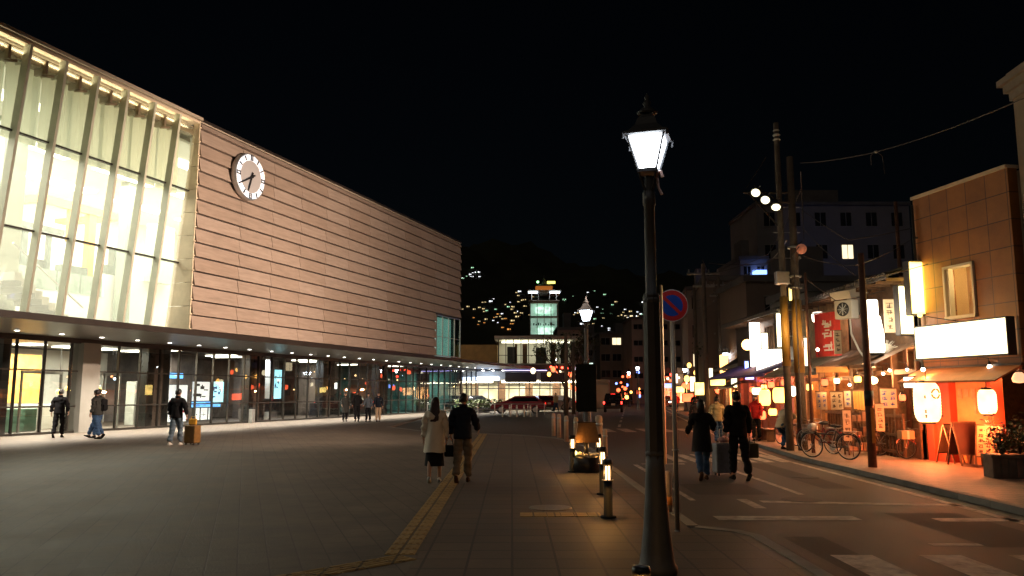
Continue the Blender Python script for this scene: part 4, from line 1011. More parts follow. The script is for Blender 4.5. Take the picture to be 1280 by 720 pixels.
cable([PD(886, 329, 44), PD(950, 330, 40), PD(984, 300, 24)], 'overhead cable from the far street pole to the twin poles', .02)
cable([PD(1002, 262, 24), PD(1060, 300, 22), PD(1140, 285, 22)], 'overhead cable sagging between the twin poles and the thin dark pole', .012)
cable([PD(1005, 320, 24), PD(1069, 332, 19), PD(1138, 300, 22)], 'overhead cable crossing the slim reddish pole above the shops', .01)
for (u, top, Y, l) in [(884, 330, 44, 'dark utility pole farther up the street at the head of its cable'), (903, 346, 52, 'far utility pole with wires in front of the big dark wall'), (872, 356, 62, 'farthest dark utility pole on the right of the street'),
                       (708, 416, 60, 'thin dark mast left of the far lamp, by the lit station annex'), (717, 428, 64, 'thin pale mast right next to the dark one by the lit annex')]:
    p = PD(u, 500, Y); pz = PD(u, top, Y).z
    t = thing('utility_pole', (p.x, p.y, 0), l, 'utility pole')
    MB().tube([(0, 0, 0), (0, 0, pz)], [.16, .11], 8).build('shaft', M['pole'], t)
    b = MB(); b.box(-.9, -.05, pz-.6, .9, .05, pz-.5); b.box(-.6, -.05, pz-1.3, .6, .05, pz-1.2); 
    for k in (-.8, -.3, .3, .8): b.lathe([(.06, pz-.5), (.03, pz-.3)], (k, 0, 0), 6)
    if Y < 60: b.build('crossarm', M['steel'], t)
for (z0, u0, u1) in [(9.0, 884, 872), (8.4, 884, 872)]:
    a_ = PD(884, 500, 44); c_ = PD(872, 500, 62); cable([(a_.x, a_.y, z0), (PD(903, 500, 52).x, PD(903, 500, 52).y, z0-.6), (c_.x, c_.y, z0-.2)], 'upper cable between the far street poles' if z0 > 8.6 else 'lower cable between the far street poles', .02)

# ------------------------------------------------------------------ shops along the right
def emis(name, col, s, **k): return glow(name, col, s, **k)
M['sign_w'] = emis('white_sign_face', (1, .87, .56), 2.4, var=.1)
M['sign_y'] = emis('yellow_sign_face', (1, .72, .2), 3.2, var=.35, vscale=2)
M['sign_ww'] = emis('cool_sign_face', (1, .9, .74), 4, var=.1)
M['paper'] = emis('lantern_paper', (1, .62, .3), 3.2, var=.2, vscale=3)
M['paper_y'] = emis('yellow_lantern_paper', (1, .5, .1), 5, var=.2)
M['paper_r'] = emis('red_lantern_paper', (1, .12, .04), 4, var=.2)
M['bulbw'] = emis('bulb', (1, .86, .66), 18)
M['neon_b'] = emis('blue_neon', (.2, .3, 1), 4)
M['tile_o'] = pavemat('brown_facade_tile', (.27, .1, .022), (.32, .125, .03), (.09, .04, .02), .62, .62, .012, .55, offset=.0, stain=.4)
M['rooftile'] = mat('roof_tile', (.10, .09, .085), .6, 0, .3, 3)
M['corr'] = mat('corrugated_awning', (.2, .13, .09), .45, .3, .5, 2.5)
M['amberwood'] = mat('amber_timber_wall', (.3, .15, .06), .7, 0, .5, 3, .3, 20)
M['awn_w'] = mat('pale_awning', (.33, .26, .18), .7, 0, .2, 2)
M['awn_p'] = mat('purple_awning', (.14, .1, .3), .6, 0, .25, 2)
M['awn_o'] = mat('orange_awning', (.6, .24, .08), .65, 0, .25, 1.5)
M['noren'] = mat('noren_cloth', (.62, .52, .38), .85, 0, .15, 5)
M['glyph'] = mat('brush_marks', (.06, .03, .03), .8)
def vertical_marks(b, x0, x1, z0, z1, y, n, seed, th=.004, stroke=.012):
    """rows of short brush strokes standing for unreadable characters"""
    q = random.Random(seed); ch = (z1-z0)/n
    for i in range(n):
        cz = z0+ch*(i+.5); w = (x1-x0); 
        for k in range(6):
            if k % 2: 
                xx = x0+w*q.uniform(.15, .85); za = cz-ch*q.uniform(.1, .38); zb = cz+ch*q.uniform(.0, .38); b.box(xx-stroke/2, y-th, za, xx+stroke/2, y, zb)
            else:
                zz = cz+ch*q.uniform(-.36, .36); xa = x0+w*q.uniform(.02, .35); xb = x0+w*q.uniform(.6, .98); b.box(xa, y-th*1.3, zz-stroke/2, xb, y-th*.3, zz+stroke/2)
def lantern(p, r, h, label, m, marks=False, power=0, col=(1, .5, .2), group=None, hang=.3):
    t = thing('paper_lantern', p, label, 'lantern', R(14), group)
    prof = []; N = 26
    for i in range(N+1):
        q = i/N; z = -h/2+h*q; rr = r*(1-.32*abs(2*q-1)**5.); rr *= 1+(.012 if i % 2 else -.012); prof.append((rr, z))
    MB().lathe(prof, (0, 0, 0), 24).build('paper_body', m, t)
    b = MB(); b.lathe([(r*.55, -h/2-.05), (r*.6, -h/2-.0)], (0, 0, 0), 18); b.build('bottom_ring', M['black'], t)
    b = MB(); b.lathe([(r*.6, h/2), (r*.55, h/2+.05), (r*.2, h/2+.055)], (0, 0, 0), 18); b.tube([(0, 0, h/2), (0, 0, h/2+hang)], .01, 5); b.build('top_ring', M['black'], t)
    if marks:
        b = MB(); zc = h*.22
        for k in range(4):
            a = PI/4+k*PI/2
            for j in range(5):
                aa = a-.5+j*.25; x = r*.36*math.cos(aa); z = zc+r*.36*math.sin(aa); y = -math.sqrt(max(.001, (r*1.02)**2-x*x))
                b.box(x-r*.06, y-.006, z-r*.06, x+r*.06, y+.004, z+r*.06)
        b.build('crest', mat('crest_paint', (.35, .3, .05), .8), t)
        b = MB(); 
        for sx in (-1, 1):
            for j in range(3):
                z = -h*.1-j*h*.12+(.25*h if sx < 0 and j == 0 else 0); ang = R(-90+sx*50); x = r*1.0*math.cos(ang); y = r*1.0*math.sin(ang)
                b.box(x-.03, y-.02, z-.035, x+.03, y+.0, z-.02); b.box(x-.03, y-.02, z, x+.03, y, z+.015); b.box(x-.008, y-.02, z-.05, x+.008, y, z+.03)
        b.build('brush_marks', M['glyph'], t)
    if power: lamp('POINT', (0, -.0, -h/2-.22), power, col, t, .15, name='lantern_light')
    return t
def bulb(p, label, r=.05, power=60, col=(1, .8, .6), group=None, arm=True):
    t = thing('spot_bulb', p, label, 'bulb', R(14), group)
    MB().ball((0, 0, 0), r, 10).build('bulb_glass', M['bulbw'], t)
    b = MB(); b.lathe([(.02, r*.8), (.035, r*1.3), (.03, r*2.4)], (0, 0, 0), 10)
    if arm: b.tube([(0, 0, r*2), (0, .02, r*2+.1), (0, .3, r*2+.14)], .01, 5)
    b.build('socket', M['black'], t)
    if power: lamp('POINT', (0, -.05, -r-.05), power, col, t, .06, name='bulb_light')
    return t
def lightbox(p, rz, W, H, D, label, face, cat='sign', power=0, col=(1, .8, .5), marks=None, frame=None, pcap=False):
    t = thing('shop_sign', p, label, cat, rz)
    MB().box(-W/2, -D/2+.01, -H/2, W/2, D/2-.01, H/2).build('casing', frame or M['charcoal'], t)
    b = MB(); e = .025; b.box(-W/2+e, -D/2-.004, -H/2+e, W/2-e, -D/2+.009, H/2-e); b.box(-W/2+e, D/2-.009, -H/2+e, W/2-e, D/2+.004, H/2-e); b.build('lit_face', face, t)
    b = MB()
    for s_ in (-1, 1):
        b.box(s_*W/2-.012, -D/2-.012, -H/2, s_*W/2+.012, D/2+.012, H/2); b.box(-W/2, -D/2-.012, s_*H/2-.012, W/2, D/2+.012, s_*H/2+.012)
    b.build('frame', frame or M['charcoal'], t)
    if power: lamp('AREA', (0, -D/2-.06, 0), power, col, t, W*.9, sy=H*.9, name='sign_light').rotation_euler = (R(90), 0, 0)
    return t
# --- corner building at the right edge
t = thing('corner_building', (11.45, 17.45, 0), 'tall pale building with stepped cornice cut by the right edge of the photo', 'building', R(-4))
b = MB(); b.box(0, -7, 0, 9, 0, 8.3); b.box(-.07, -.5, 0, 0, 0, 8.3); b.build('wall', mat('dull_plaster', (.3, .24, .18), .8, 0, .2, 1.2), t)
b = MB(); b.box(-.10, -7.1, 8.3, 9.2, .1, 8.5); b.box(-.18, -7.3, 8.5, 9.3, .18, 8.68); b.box(-.27, -7.4, 8.68, 9.4, .27, 8.82); b.box(-.12, -7.1, 8.82, 9.2, .12, 8.95); b.build('cornice', mat('dull_cornice', (.3, .26, .22), .8, 0, .2, 1.2), t)
b = MB(); b.box(-.1, -5.2, 0, -.02, -1.0, 2.7); b.build('shopfront', M['redwall'], t)
# --- tiled building (frame: x along front from far to near, y into the building)
FA = math.atan2(-3.1, .6)
tb = thing('tiled_building', (10.6, 20.7, 0), 'brown square-tiled building with one lit window above a big blank white sign', 'building', FA)
Lf = 3.16
b = MB()
b.box(0, 0, 4.75, Lf, .25, 6.75); b.box(0, 0, 2.35, 1.02, .25, 4.75); b.box(1.92, 0, 2.35, Lf, .25, 4.75); b.box(1.02, 0, 2.35, 1.92, .25, 3.55)
o = b.build('tiled_wall', None, tb); o.data.materials.clear()
mt = M['tile_o'].copy(); nt = mt.node_tree
tcn = [n for n in nt.nodes if n.type == 'TEX_COORD'][0]; mpn = [n for n in nt.nodes if n.type == 'MAPPING'][0]
mpn.inputs['Rotation'].default_value = (R(-90), 0, 0)
o.data.materials.append(mt)
b = MB(); b.box(-.02, -.05, 6.75, Lf, .3, 6.83); b.box(0, .25, 2.35, .2, 7, 6.6); b.box(Lf-.1, .25, 0, Lf, 7, 6.7); b.box(0, 6.8, 0, Lf, 7, 6.6); b.box(0, .25, 6.55, Lf, 6.8, 6.62); b.box(-.3, .6, 0, -.01, 7, 6.1); b.build('side_wall', M['cream'], tb)
wf = MB()
wf.box(.97, -.06, 3.5, 1.03, .2, 4.8); wf.box(1.91, -.06, 3.5, 1.97, .2, 4.8); wf.box(.97, -.06, 4.74, 1.97, .2, 4.8); wf.box(.97, -.08, 3.48, 1.97, .2, 3.56); wf.box(1.1, -.02, 3.56, 1.13, .1, 4.74)
wn_ = wf.build('window', M['offwhite'], tb)
MB().box(1.03, .12, 3.56, 1.91, .14, 4.74).build('pane', glassmat('upper_pane', (.95, .95, .9), .03, .02), wn_)
b = MB(); b.box(.5, 1.0, 3.0, 2.6, 1.05, 5.4); b.box(.5, .26, 5.3, 2.6, 1.0, 5.35); b.box(2.45, .26, 3, 2.5, 1, 5.3); b.box(.5, .26, 3, .55, 1, 5.3); b.build('room_lining', mat('room_wall', (.65, .48, .28), .8, 0, .08, 1), tb)
MB().ball((1.8, .72, 4.72), .05, 10).build('room_lamp', M['orange_glow'], tb)
lamp('POINT', (1.75, .6, 4.6), 60, (1, .66, .26), tb, .06, name='room_light')
# ground floor of the tiled building
b = MB(); b.box(0, -.05, 2.2, Lf, .2, 2.36); b.build('lintel', M['dwood'], tb)
b = MB(); n = b.pts([(-.05, -.02, 2.32), (Lf, -.02, 2.32), (Lf, -.75, 1.98), (-.05, -.75, 1.98), (-.05, -.02, 2.28), (Lf, -.02, 2.28), (Lf, -.75, 1.94), (-.05, -.75, 1.94)])
for q in ((3,2,1,0),(4,5,6,7),(0,1,5,4),(1,2,6,5),(2,3,7,6),(3,0,4,7)): b.face([n+i for i in q])
b.build('awning', M['awn_o'], tb)
b = MB(); b.box(0, .3, 0, 2.1, .4, 2.2); b.build('shop_wall', M['orangewall'], tb)
for x0, y0, x1 in ((-.02, .0, .22), (.23, .1, .72), (2.05, .0, 2.2)): MB().box(x0, y0, 0, x1, .298, 2.19).build('red_post', M['redwall'], tb)
b = MB(); b.box(2.2, .9, 0, Lf, 1.0, 2.2); b.build('back_wall', M['redwall'], tb)
b = MB()
for k in range(5): b.box(.8+k*.22, .28, 1.55+.05*(k % 2), .93+k*.22, .3, 1.8)
for k in range(3): b.box(1.3+k*.2, .285, 1.2, 1.38+k*.2, .3, 1.5)
b.build('paper_slips', mat('faded_papers', (.45, .28, .14), .8, 0, .3, 8), tb)
b = MB()
for k in range(3): vertical_marks(b, 2.35+k*.25, 2.5+k*.25, 1.2, 1.8, .895, 3, 30+k)
b.build('wall_writing', emis('amber_writing', (1, .6, .2), 1.2), tb)
def tl(x, y, z): return Matrix.Translation((10.6, 20.7, 0)) @ RZ(FA) @ Vector((x, y, z))
lightbox(tl(1.55, -.14, 2.96), FA, 3.0, .84, .2, 'wide blank glowing white sign across the brown tiled building', M['sign_w'], power=14, col=(1, .8, .5))
lightbox(PD(1145.5, 360.5, 20.6), R(6), .50, 1.40, .22, 'tall yellow lit box sign projecting beside the tiled building', M['sign_y'], power=22, col=(1, .7, .25))
lightbox(PD(1131.5, 388, 21.2), R(6), .46, 1.32, .2, 'tall white lit box sign just left of and below the yellow one', M['sign_w'], power=12)
lantern(tl(.84, -.62, 1.47), .30, .94, 'large glowing paper lantern with round crest beside the sidewalk boards', M['paper'], True, 260, (1, .2, .05))
lantern(tl(2.45, -.35, 1.5), .19, .54, 'smaller glowing paper lantern near the plants at the right', M['paper'], False, 170, (1, .2, .05))
t = thing('square_lamp', PD(1137, 478, 20.4), 'small square white wall lamp between the wooden shop and the big lantern', 'lamp', R(10))
MB().bev(-.11, -.09, -.13, .11, .09, .13, .02).build('lamp_shade', M['sign_ww'], t); MB().box(-.12, -.1, .13, .12, .1, .16).build('cap', M['black'], t)
for i, (u, v, l) in enumerate([(1154, 462, 'bulb on a curved arm above the large lantern'), (1237, 458.5, 'left bulb of the two under the big white sign'), (1260, 458, 'right bulb of the two under the big white sign')]):
    bulb(PD(u, v, 18.4 if i else 19.9), l, .05, 20, (1, .36, .12))
bulb(PD(1134, 462, 20.6), 'small bulb left of the curved-arm one over the lantern', .035, 8, (1, .5, .3))
t = thing('glass_lamp', PD(1274, 472, 17.9), 'frosted ribbed glass lamp at the right edge under the sign', 'lamp')
MB().lathe([(.06, .12), (.1, .08), (.15, -.02), (.13, -.1), (.03, -.12)][::-1], n=14).build('lamp_shade', emis('frosted', (1, .55, .3), 1.1), t); MB().tube([(0, 0, .1), (0, 0, .35)], .01, 5).build('cord', M['black'], t)

# --- old wooden shop row
def shop(y0, y1, X, label, eave=4.85, aw=2.75, awm='corr', wallm=None, up=None, gf='orange', seed=0, cat='shop', depth=8, out=1.15, slope=.35, lit=90, lcol=(1, .6, .28), window=True, rz=0.):
    """x local = into the building, y local = away along the street"""
    t = thing('old_shop', (X, y0, 0), label, cat, rz); L = y1-y0; q = random.Random(seed)
    b = MB(); b.box(0, 0, aw, .2, L, eave); b.box(0, 0, 0, depth, .12, eave); b.box(0, L-.12, 0, depth, L, eave); b.box(depth-.2, .12, 0, depth, L-.12, eave); b.build('wall', wallm or M['dwood'], t)
    # eave and roof: tiled slope rising away from the street
    b = MB(); nn = int(L/.24)
    for i in range(nn):
        ya = i*L/nn; yb = (i+1)*L/nn; ym = (ya+yb)/2; z0 = eave-.02; z1 = eave+1.3
        P = [(-.75, ya, z0), (-.75, ym, z0+.05), (-.75, yb-.01, z0), (depth*.5, yb-.01, z1), (depth*.5, ym, z1+.05), (depth*.5, ya, z1)]
        P2 = [(x, y, z-.07) for x, y, z in P]; n = b.pts(P+P2); b.face((n, n+1, n+4, n+5)); b.face((n+1, n+2, n+3, n+4)); b.face((n+6, n+11, n+10, n+7)); b.face((n+7, n+10, n+9, n+8)); b.face((n, n+6, n+7, n+1)); b.face((n+1, n+7, n+8, n+2))
    b.box(-.72, 0, eave-.14, -.66, L, eave-.06); b.build('roof', M['rooftile'], t)
    for i in range(int(L/.6)): MB().box(-.68, i*.6+.1, eave-.2, .1, i*.6+.17, eave-.12).build('rafter', M['wood'], t)
    # lower awning
    b = MB(); nn = int(L/.16)
    for i in range(nn):
        ya = .02+i*(L-.04)/nn; yb = .02+(i+1)*(L-.04)/nn; ym = (ya+yb)/2
        P = [(-out, ya, aw-slope-.15), (-out, ym, aw-slope-.12), (-out, yb, aw-slope-.15), (.02, yb, aw+.05), (.02, ym, aw+.08), (.02, ya, aw+.05)]
        n = b.pts(P); b.face((n, n+1, n+4, n+5)); b.face((n+1, n+2, n+3, n+4))
    b.box(-out-.02, 0, aw-slope-.24, -out+.04, L, aw-slope-.14); b.build('awning', M[awm], t)
    # ground floor: posts, rail, low wall, inner wall
    b = MB()
    for i in range(int(L/1.3)+1): yy = min(L-.1, i*1.3); b.box(-.08, yy, 0, .06, yy+.1, aw-.1)
    b.box(-.05, 0, aw-.75, .05, L, aw-.62); b.box(-.04, 0, 0, .04, L*.55, .75); b.build('posts', M['wood'], t)
    b = MB(); b.box(2.2, .12, 0, 2.3, L-.12, aw); b.build('inner_wall', M['amberwood'] if gf == 'orange' else M['redwall'], t)
    b = MB(); b.box(.2, .12, aw-.02, 2.2, L-.12, aw+.04); b.build('ceiling', M['wood'], t)
    b = MB()
    for i in range(int(L/.5)):
        for z in (.9, 1.3, 1.7):
            if q.random() < .8: yy = .3+i*.5; hh = q.uniform(.12, .3); b.box(2.0, yy, z, 2.2, yy+q.uniform(.1, .35), z+hh)
    b.box(1.7, .3, .0, 2.2, L-.3, .86); b.build('shelf_goods', islandmat('goods_%d' % seed, (.4, .22, .12), .9, .5, hue=(1, .5, .3), streak=.1), t)
    if window:
        for i in range(max(1, int(L/2.2))):
            ya = .5+i*2.2
            if ya+1.3 > L: break
            b = MB(); b.box(-.05, ya, aw+.55, 0, ya+.06, eave-.4); b.box(-.05, ya+1.24, aw+.55, 0, ya+1.3, eave-.4); b.box(-.05, ya, eave-.46, 0, ya+1.3, eave-.4); b.box(-.05, ya, aw+.55, 0, ya+1.3, aw+.61)
            for k in range(5): b.box(-.04, ya+.2+k*.2, aw+.6, -.01, ya+.23+k*.2, eave-.45)
            wq = b.build('window', M['wood'], t); MB().box(-.012, ya+.06, aw+.61, -.006, ya+1.24, eave-.46).build('pane', M['blackglass'], wq)
    if lit: 
        for i in range(max(1, int(L/2.6))): lamp('POINT', (.9, 1.2+i*2.6, aw-.35), lit, lcol, t, .12, name='shop_light')
        for i in range(max(1, int(L/3))): lamp('POINT', (-.55, 1.4+i*3, aw-.75), lit*.8, lcol, t, .08, name='awning_light')
    return t
sA = shop(20.95, 25.2, 10.62, 'old timber shop with corrugated lit awning and hanging paper menus beside the tiled building', seed=1, awm='corr', wallm=M['wood'], aw=2.95, lit=150, lcol=(1, .5, .2), window=False)
sB = shop(25.25, 30.5, 10.72, 'timber shop with pale canvas awning behind the parked bicycles and twin poles', seed=2, awm='awn_w', wallm=M['amberwood'], aw=2.85, lit=170, lcol=(1, .45, .16), window=False)
sC = shop(30.55, 39.0, 10.95, 'red-lit eatery with purple awning at the far end of the wooden row', seed=3, awm='awn_p', aw=2.9, gf='red', lit=200, lcol=(1, .18, .08), eave=4.95, out=1.4)
shop(40.2, 47.4, 12.2, 'low amber-lit shop with dark awning just beyond the purple one', seed=4, awm='corr', aw=2.5, eave=3.2, lit=170, lcol=(1, .5, .18), window=False, rz=R(-8.3), depth=4)
shop(47.8, 55, 13.3, 'low orange-lit shop under the big blank wall beyond the amber one', seed=5, awm='awn_o', aw=2.5, eave=3.2, lit=170, lcol=(1, .35, .1), window=False, rz=R(-8.3), depth=3)
shop(62, 72, 15.6, 'far low shop row glowing orange and red past the blank wall', seed=6, awm='awn_o', aw=2.6, eave=3.6, lit=220, lcol=(1, .28, .08), window=False, rz=R(-8.3), gf='red', depth=4)
shop(76, 88, 17.8, 'farthest low shop row glowing orange beyond the red signal', seed=8, awm='awn_o', aw=2.8, eave=4.2, lit=260, lcol=(1, .4, .12), window=False, rz=R(-8.3), depth=4)
for i, (u, v, Y, W_, H_, m, l) in enumerate([(917, 474, 43, .35, .9, 'sign_w', 'small white vertical sign over the low amber-lit shop'), (897, 478, 46, .9, .4, 'sign_y', 'wide amber sign on the awning of the low amber-lit shop'), (888, 470, 50, .3, 1.0, 'sign_w', 'slim pinkish vertical sign over the low orange-lit shop'),
                                             (876, 486, 56, .9, .9, 'sign_y', 'square amber sign near the far lamp posts'), (866, 480, 64, .5, 1.2, 'sign_w', 'white vertical sign far beyond the walking trio'), (851, 487, 78, 1.6, .6, 'sign_y', 'wide orange-yellow sign by the distant lamp post'),
                                             (862, 497, 66, 1.2, .7, 'paper_r', 'low red glowing sign behind the long black coat'), (827+17, 495, 84, 1.0, .8, 'paper_r', 'low red glowing sign right behind the parking sign pole'), (835, 482, 90, .8, .5, 'neon_b', 'small blue glowing sign left of the red signal'), (950, 500, 38, .3, .8, 'paper_r', 'red glowing strip sign left of the red-lit eatery')]):
    lightbox(PD(u, v, Y), R(0), W_, H_, .15, l, M[m])
# upper-floor attachments
lightbox(PD(977, 413, 31.2), R(0), .48, 1.35, .2, 'warm white vertical box sign left of the twin poles', M['sign_w'], power=15)
lightbox(PD(963, 450, 32.8), R(-30), 1.15, .9, .2, 'squarish very bright white sign above the purple awning', M['sign_ww'], power=15)
lightbox(PD(943, 431, 35.4), R(0), .5, 2.0, .22, 'tall bright white vertical sign at the far end of the wooden row', M['sign_ww'], power=25, col=(1, .85, .8))
lightbox(PD(936, 463, 36.2), R(0), .42, .85, .15, 'small blue neon sign below the far white vertical sign', M['neon_b'], power=10, col=(.2, .3, 1))
lightbox(PD(987.5, 368, 31.0), R(0), .16, .55, .12, 'narrow small amber sign high above the eave left of the twin poles', M['sign_y'])
lightbox(PD(1008, 440, 26.0), R(0), .22, .95, .1, 'narrow warm white sign tucked right behind the twin poles', M['sign_w'])
t = thing('globe_lamp', PD(934, 431, 34.8), 'round orange lamp projecting left of the far white vertical sign', 'lamp')
MB().ball((0, 0, 0), .24, 14).build('lamp_shade', emis('orange_globe_lit', (1, .5, .15), 9), t); MB().tube([(0, 0, 0), (.5, 0, .2)], .02, 5).build('arm', M['black'], t)
lamp('POINT', (0, -.4, -.1), 30, (1, .5, .2), t, .1, name='globe_light')
t = thing('white_lantern', PD(1023.5, 397, 25.6), 'plump white lit lamp hung under the eave left of the red banner', 'lamp')
MB().lathe([(.14, -.16), (.2, -.1), (.22, .08), (.17, .17)], n=16).build('lamp_shade', M['sign_ww'], t); MB().tube([(0, 0, .17), (0, 0, .4)], .012, 5).build('cord', M['black'], t)
lamp('POINT', (0, -.3, 0), 30, (1, .8, .6), t, .1, name='lamp_light')
t = thing('red_banner', PD(1034, 418, 24.9), 'large red cloth banner with pale brush strokes on the upper wall', 'banner', R(-70))
b = MB(); N = 10
for i in range(N):
    x0 = -.55+1.1*i/N; x1 = -.55+1.1*(i+1)/N; b.quad((x0, .03*math.sin(i*1.4), -.68), (x1, .03*math.sin((i+1)*1.4), -.68), (x1, .03*math.sin((i+1)*1.4), .68), (x0, .03*math.sin(i*1.4), .68))
b.build('cloth', mat('banner_red', (.5, .03, .02), .75, 0, .2, 3), t)
b = MB(); vertical_marks(b, -.2, .3, -.55, .55, -.04, 3, 5, .006, .05); b.build('brush_strokes', M['offwhite'], t)
MB().tube([(-.6, 0, .7), (.6, 0, .7)], .02, 6).build('rod', M['wood'], t)
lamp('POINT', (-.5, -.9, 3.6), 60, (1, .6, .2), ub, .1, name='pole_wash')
t = thing('spot_bulb', PD(1022, 437, 24.2), 'small clip spotlight shining up the red banner', 'bulb')
MB().ball((0, 0, 0), .05, 8).build('bulb_glass', M['bulbw'], t); lamp('POINT', (0, -.1, .1), 22, (1, .6, .4), t, .06, name='banner_spot')
MB().tube([(0, 0, 0), (.1, .2, -.15)], .012, 5).build('arm', M['black'], t)
t = thing('air_conditioner', PD(1058, 387, 22.9), 'square outdoor air-conditioner fan unit mounted high on the timber shop', 'air conditioner', R(-60))
MB().bev(-.3, -.15, -.27, .3, .15, .27, .03).build('casing', M['offwhite'], t)
MB().lathe([(.2, .15), (.2, .165), (.17, .165), (.17, .15)], (0, 0, 0), 20, mx=FW).build('fan_ring', M['charcoal'], t)
b = MB()
for k in range(4): b.box(-.17, -.175, -.008, .17, -.16, .008, Matrix.Rotation(k*PI/4, 4, 'Y'))
b.build('grille', M['steel'], t); MB().tube([(.1, 0, -.27), (.12, 0, -.7), (.35, 0, -1.2), (.5, 0, -1.4)], .03, 6).build('hose', M['offwhite'], t)
# the tall white glowing figure-of-paper lamp
t = thing('tall_lantern', PD(1091, 408, 21.6), 'tall overexposed white paper lamp widening downward on the awning of the timber shop', 'lamp')
MB().lathe([(.23, -.72), (.27, -.66), (.27, -.2), (.2, .25), (.16, .3), (.16, .68), (.14, .72)], n=18).build('lamp_shade', M['sign_ww'], t)
MB().lathe([(.24, -.78), (.24, -.72)], n=18).build('base_ring', M['black'], t)
lamp('POINT', (-.1, -.5, 0), 55, (1, .75, .5), t, .2, name='lamp_light')
t = thing('mesh_ornament', PD(1108, 437, 21.8), 'round fluffy white ornament resting on the corrugated awning', 'ornament')
b = MB(); b.ball((0, 0, 0), .19, 12, .9)
for k in range(40):
    a = rnd.uniform(0, 2*PI); e_ = rnd.uniform(-.6, 1.4); d_ = Vector((math.cos(a)*math.cos(e_), math.sin(a)*math.cos(e_), math.sin(e_))); b.tube([d_*.17, d_*rnd.uniform(.23, .3)], .008, 4)
b.build('ball', M['offwhite'], t)
t = thing('roof_vent', PD(1074, 364, 24), 'pale slanted sheet-metal hood on the roof above the timber shop', 'vent', R(20))
b = MB(); mxq = Matrix.Rotation(R(-14), 4, 'Y'); b.box(-.75, -.4, -.1, .75, .4, .14, mxq); b.build('hood', M['offwhite'], t); MB().box(-.3, -.2, -.7, .3, .2, -.12).build('stack', M['grey'], t)
# menus, noren, lanterns, frames
for i, (u0, v0, u1, v1, Y, nm, l, mk) in enumerate([
    (1021, 490, 1033, 512, 25.3, 'hanging_menu', 'white paper menu hung left of the others between the twin poles and the timber post', 1),
    (1039, 490, 1053, 512, 24.0, 'hanging_menu', 'widest white paper menu with dark writing at the shopfront', 1),
    (1056, 489, 1063, 509, 23.4, 'hanging_menu', 'narrow pale paper menu between the wide one and the yellow cloth', 1),
    (1067, 489, 1080, 511, 22.9, 'noren_curtain', 'yellowish split cloth curtain over the timber shop doorway', 0),
    (1101, 486, 1120, 510, 21.9, 'framed_menu', 'framed menu board with red drawing on the timber shop wall', 1),
    (1055, 513, 1063, 551, 21.9, 'vertical_banner', 'tall narrow white banner with brush writing standing among the bicycles', 1)]):
    a_ = PD(u0, v1, Y); c_ = PD(u1, v0, Y); W = c_.x-a_.x; H = c_.z-a_.z
    t = thing(nm, ((a_.x+c_.x)/2, Y, a_.z), l, 'banner' if 'banner' in nm else ('curtain' if 'noren' in nm else 'menu'))
    if nm == 'noren_curtain':
        for k in range(3):
            b = MB(); x0 = -W/2+k*W/3+.01; x1 = x0+W/3-.02
            for j in range(4):
                xa = x0+(x1-x0)*j/4; xb = x0+(x1-x0)*(j+1)/4; b.box(xa, .02*math.sin(j*1.6+k)-.004, -.02*k, xb, .02*math.sin(j*1.6+k)+.004, H)
            b.build('cloth_strip', mat('amber_noren', (.62, .36, .1), .8, 0, .2, 4), t)
    else: MB().box(-W/2, -.01, 0, W/2, .01, H).build('sheet', M['noren'], t)
    if mk:
        b = MB(); cols = 2 if W > .25 else 1
        for k in range(cols): vertical_marks(b, -W/2+.03+k*W/cols, -W/2-.03+(k+1)*W/cols, .04, H-.04, -.011, 4 if H > .6 else 3, 60+i*3+k, .004, .014)
        b.build('writing', M['glyph'] if i % 2 else M['inkblue'], t)
    b = MB(); b.box(-W/2-.02, -.015, H, W/2+.02, .015, H+.03)
    if nm == 'framed_menu': b.box(-W/2-.03, -.015, -.03, -W/2, .015, H); b.box(W/2, -.015, -.03, W/2+.03, .015, H); b.box(-W/2, -.015, -.03, W/2, .015, 0)
    if nm == 'vertical_banner': b.tube([(W/2+.02, 0, -.45), (W/2+.02, 0, H+.03)], .012, 6); b.box(-.15, -.12, -.48, .2, .12, -.44)
    b.build('rail', M['wood'], t)
t = thing('globe_lamp', PD(1091, 475.5, 21.9), 'warm round bulb lamp glowing under the corrugated awning by the slim pole', 'lamp')
MB().ball((0, 0, 0), .13, 14, .8).build('lamp_shade', emis('warm_globe', (1, .72, .32), 9), t); MB().tube([(0, 0, .1), (0, 0, .35)], .012, 5).build('cord', M['black'], t); lamp('POINT', (-.1, -.3, 0), 30, (1, .6, .25), t, .1, name='lamp_light')
for i, (u, v, Y, l) in enumerate([(1104, 467, 22, 'small warm bulb right of the round globe lamp'), (1112, 463, 22.3, 'tiny warm bulb rightmost under the corrugated awning'), (1062, 481, 23, 'faint small bulb above the narrow paper menu')]):
    bulb(PD(u, v, Y), l, .04, 6, (1, .6, .3))
for i, (u, v, Y, r, h, m, l, pw_) in enumerate([(975, 494, 30.2, .26, .56, 'paper_y', 'round yellow paper lantern glowing at the middle of the red-lit eatery', 25), (956, 497, 32, .22, .62, 'paper_y', 'orange paper lantern left of the round yellow one', 20), (988, 489, 29.3, .2, .36, 'sign_ww', 'white lantern just left of the twin poles', 18),
                                    (946, 489, 34.5, .2, .3, 'sign_w', 'small white lantern at the left of the red-lit eatery', 10), (941, 487, 36.5, .14, .24, 'paper_r', 'small red lantern at the far left of the red-lit eatery', 8), (951, 519, 33, .2, .34, 'paper_r', 'low red lantern near the ground in the red-lit eatery', 12), (966, 515, 32.5, .16, .26, 'paper_y', 'low orange lantern behind the person in pale jacket', 10)]):
    lantern(PD(u, v, Y), r, h, l, M[m], False, pw_, (1, .25, .08))
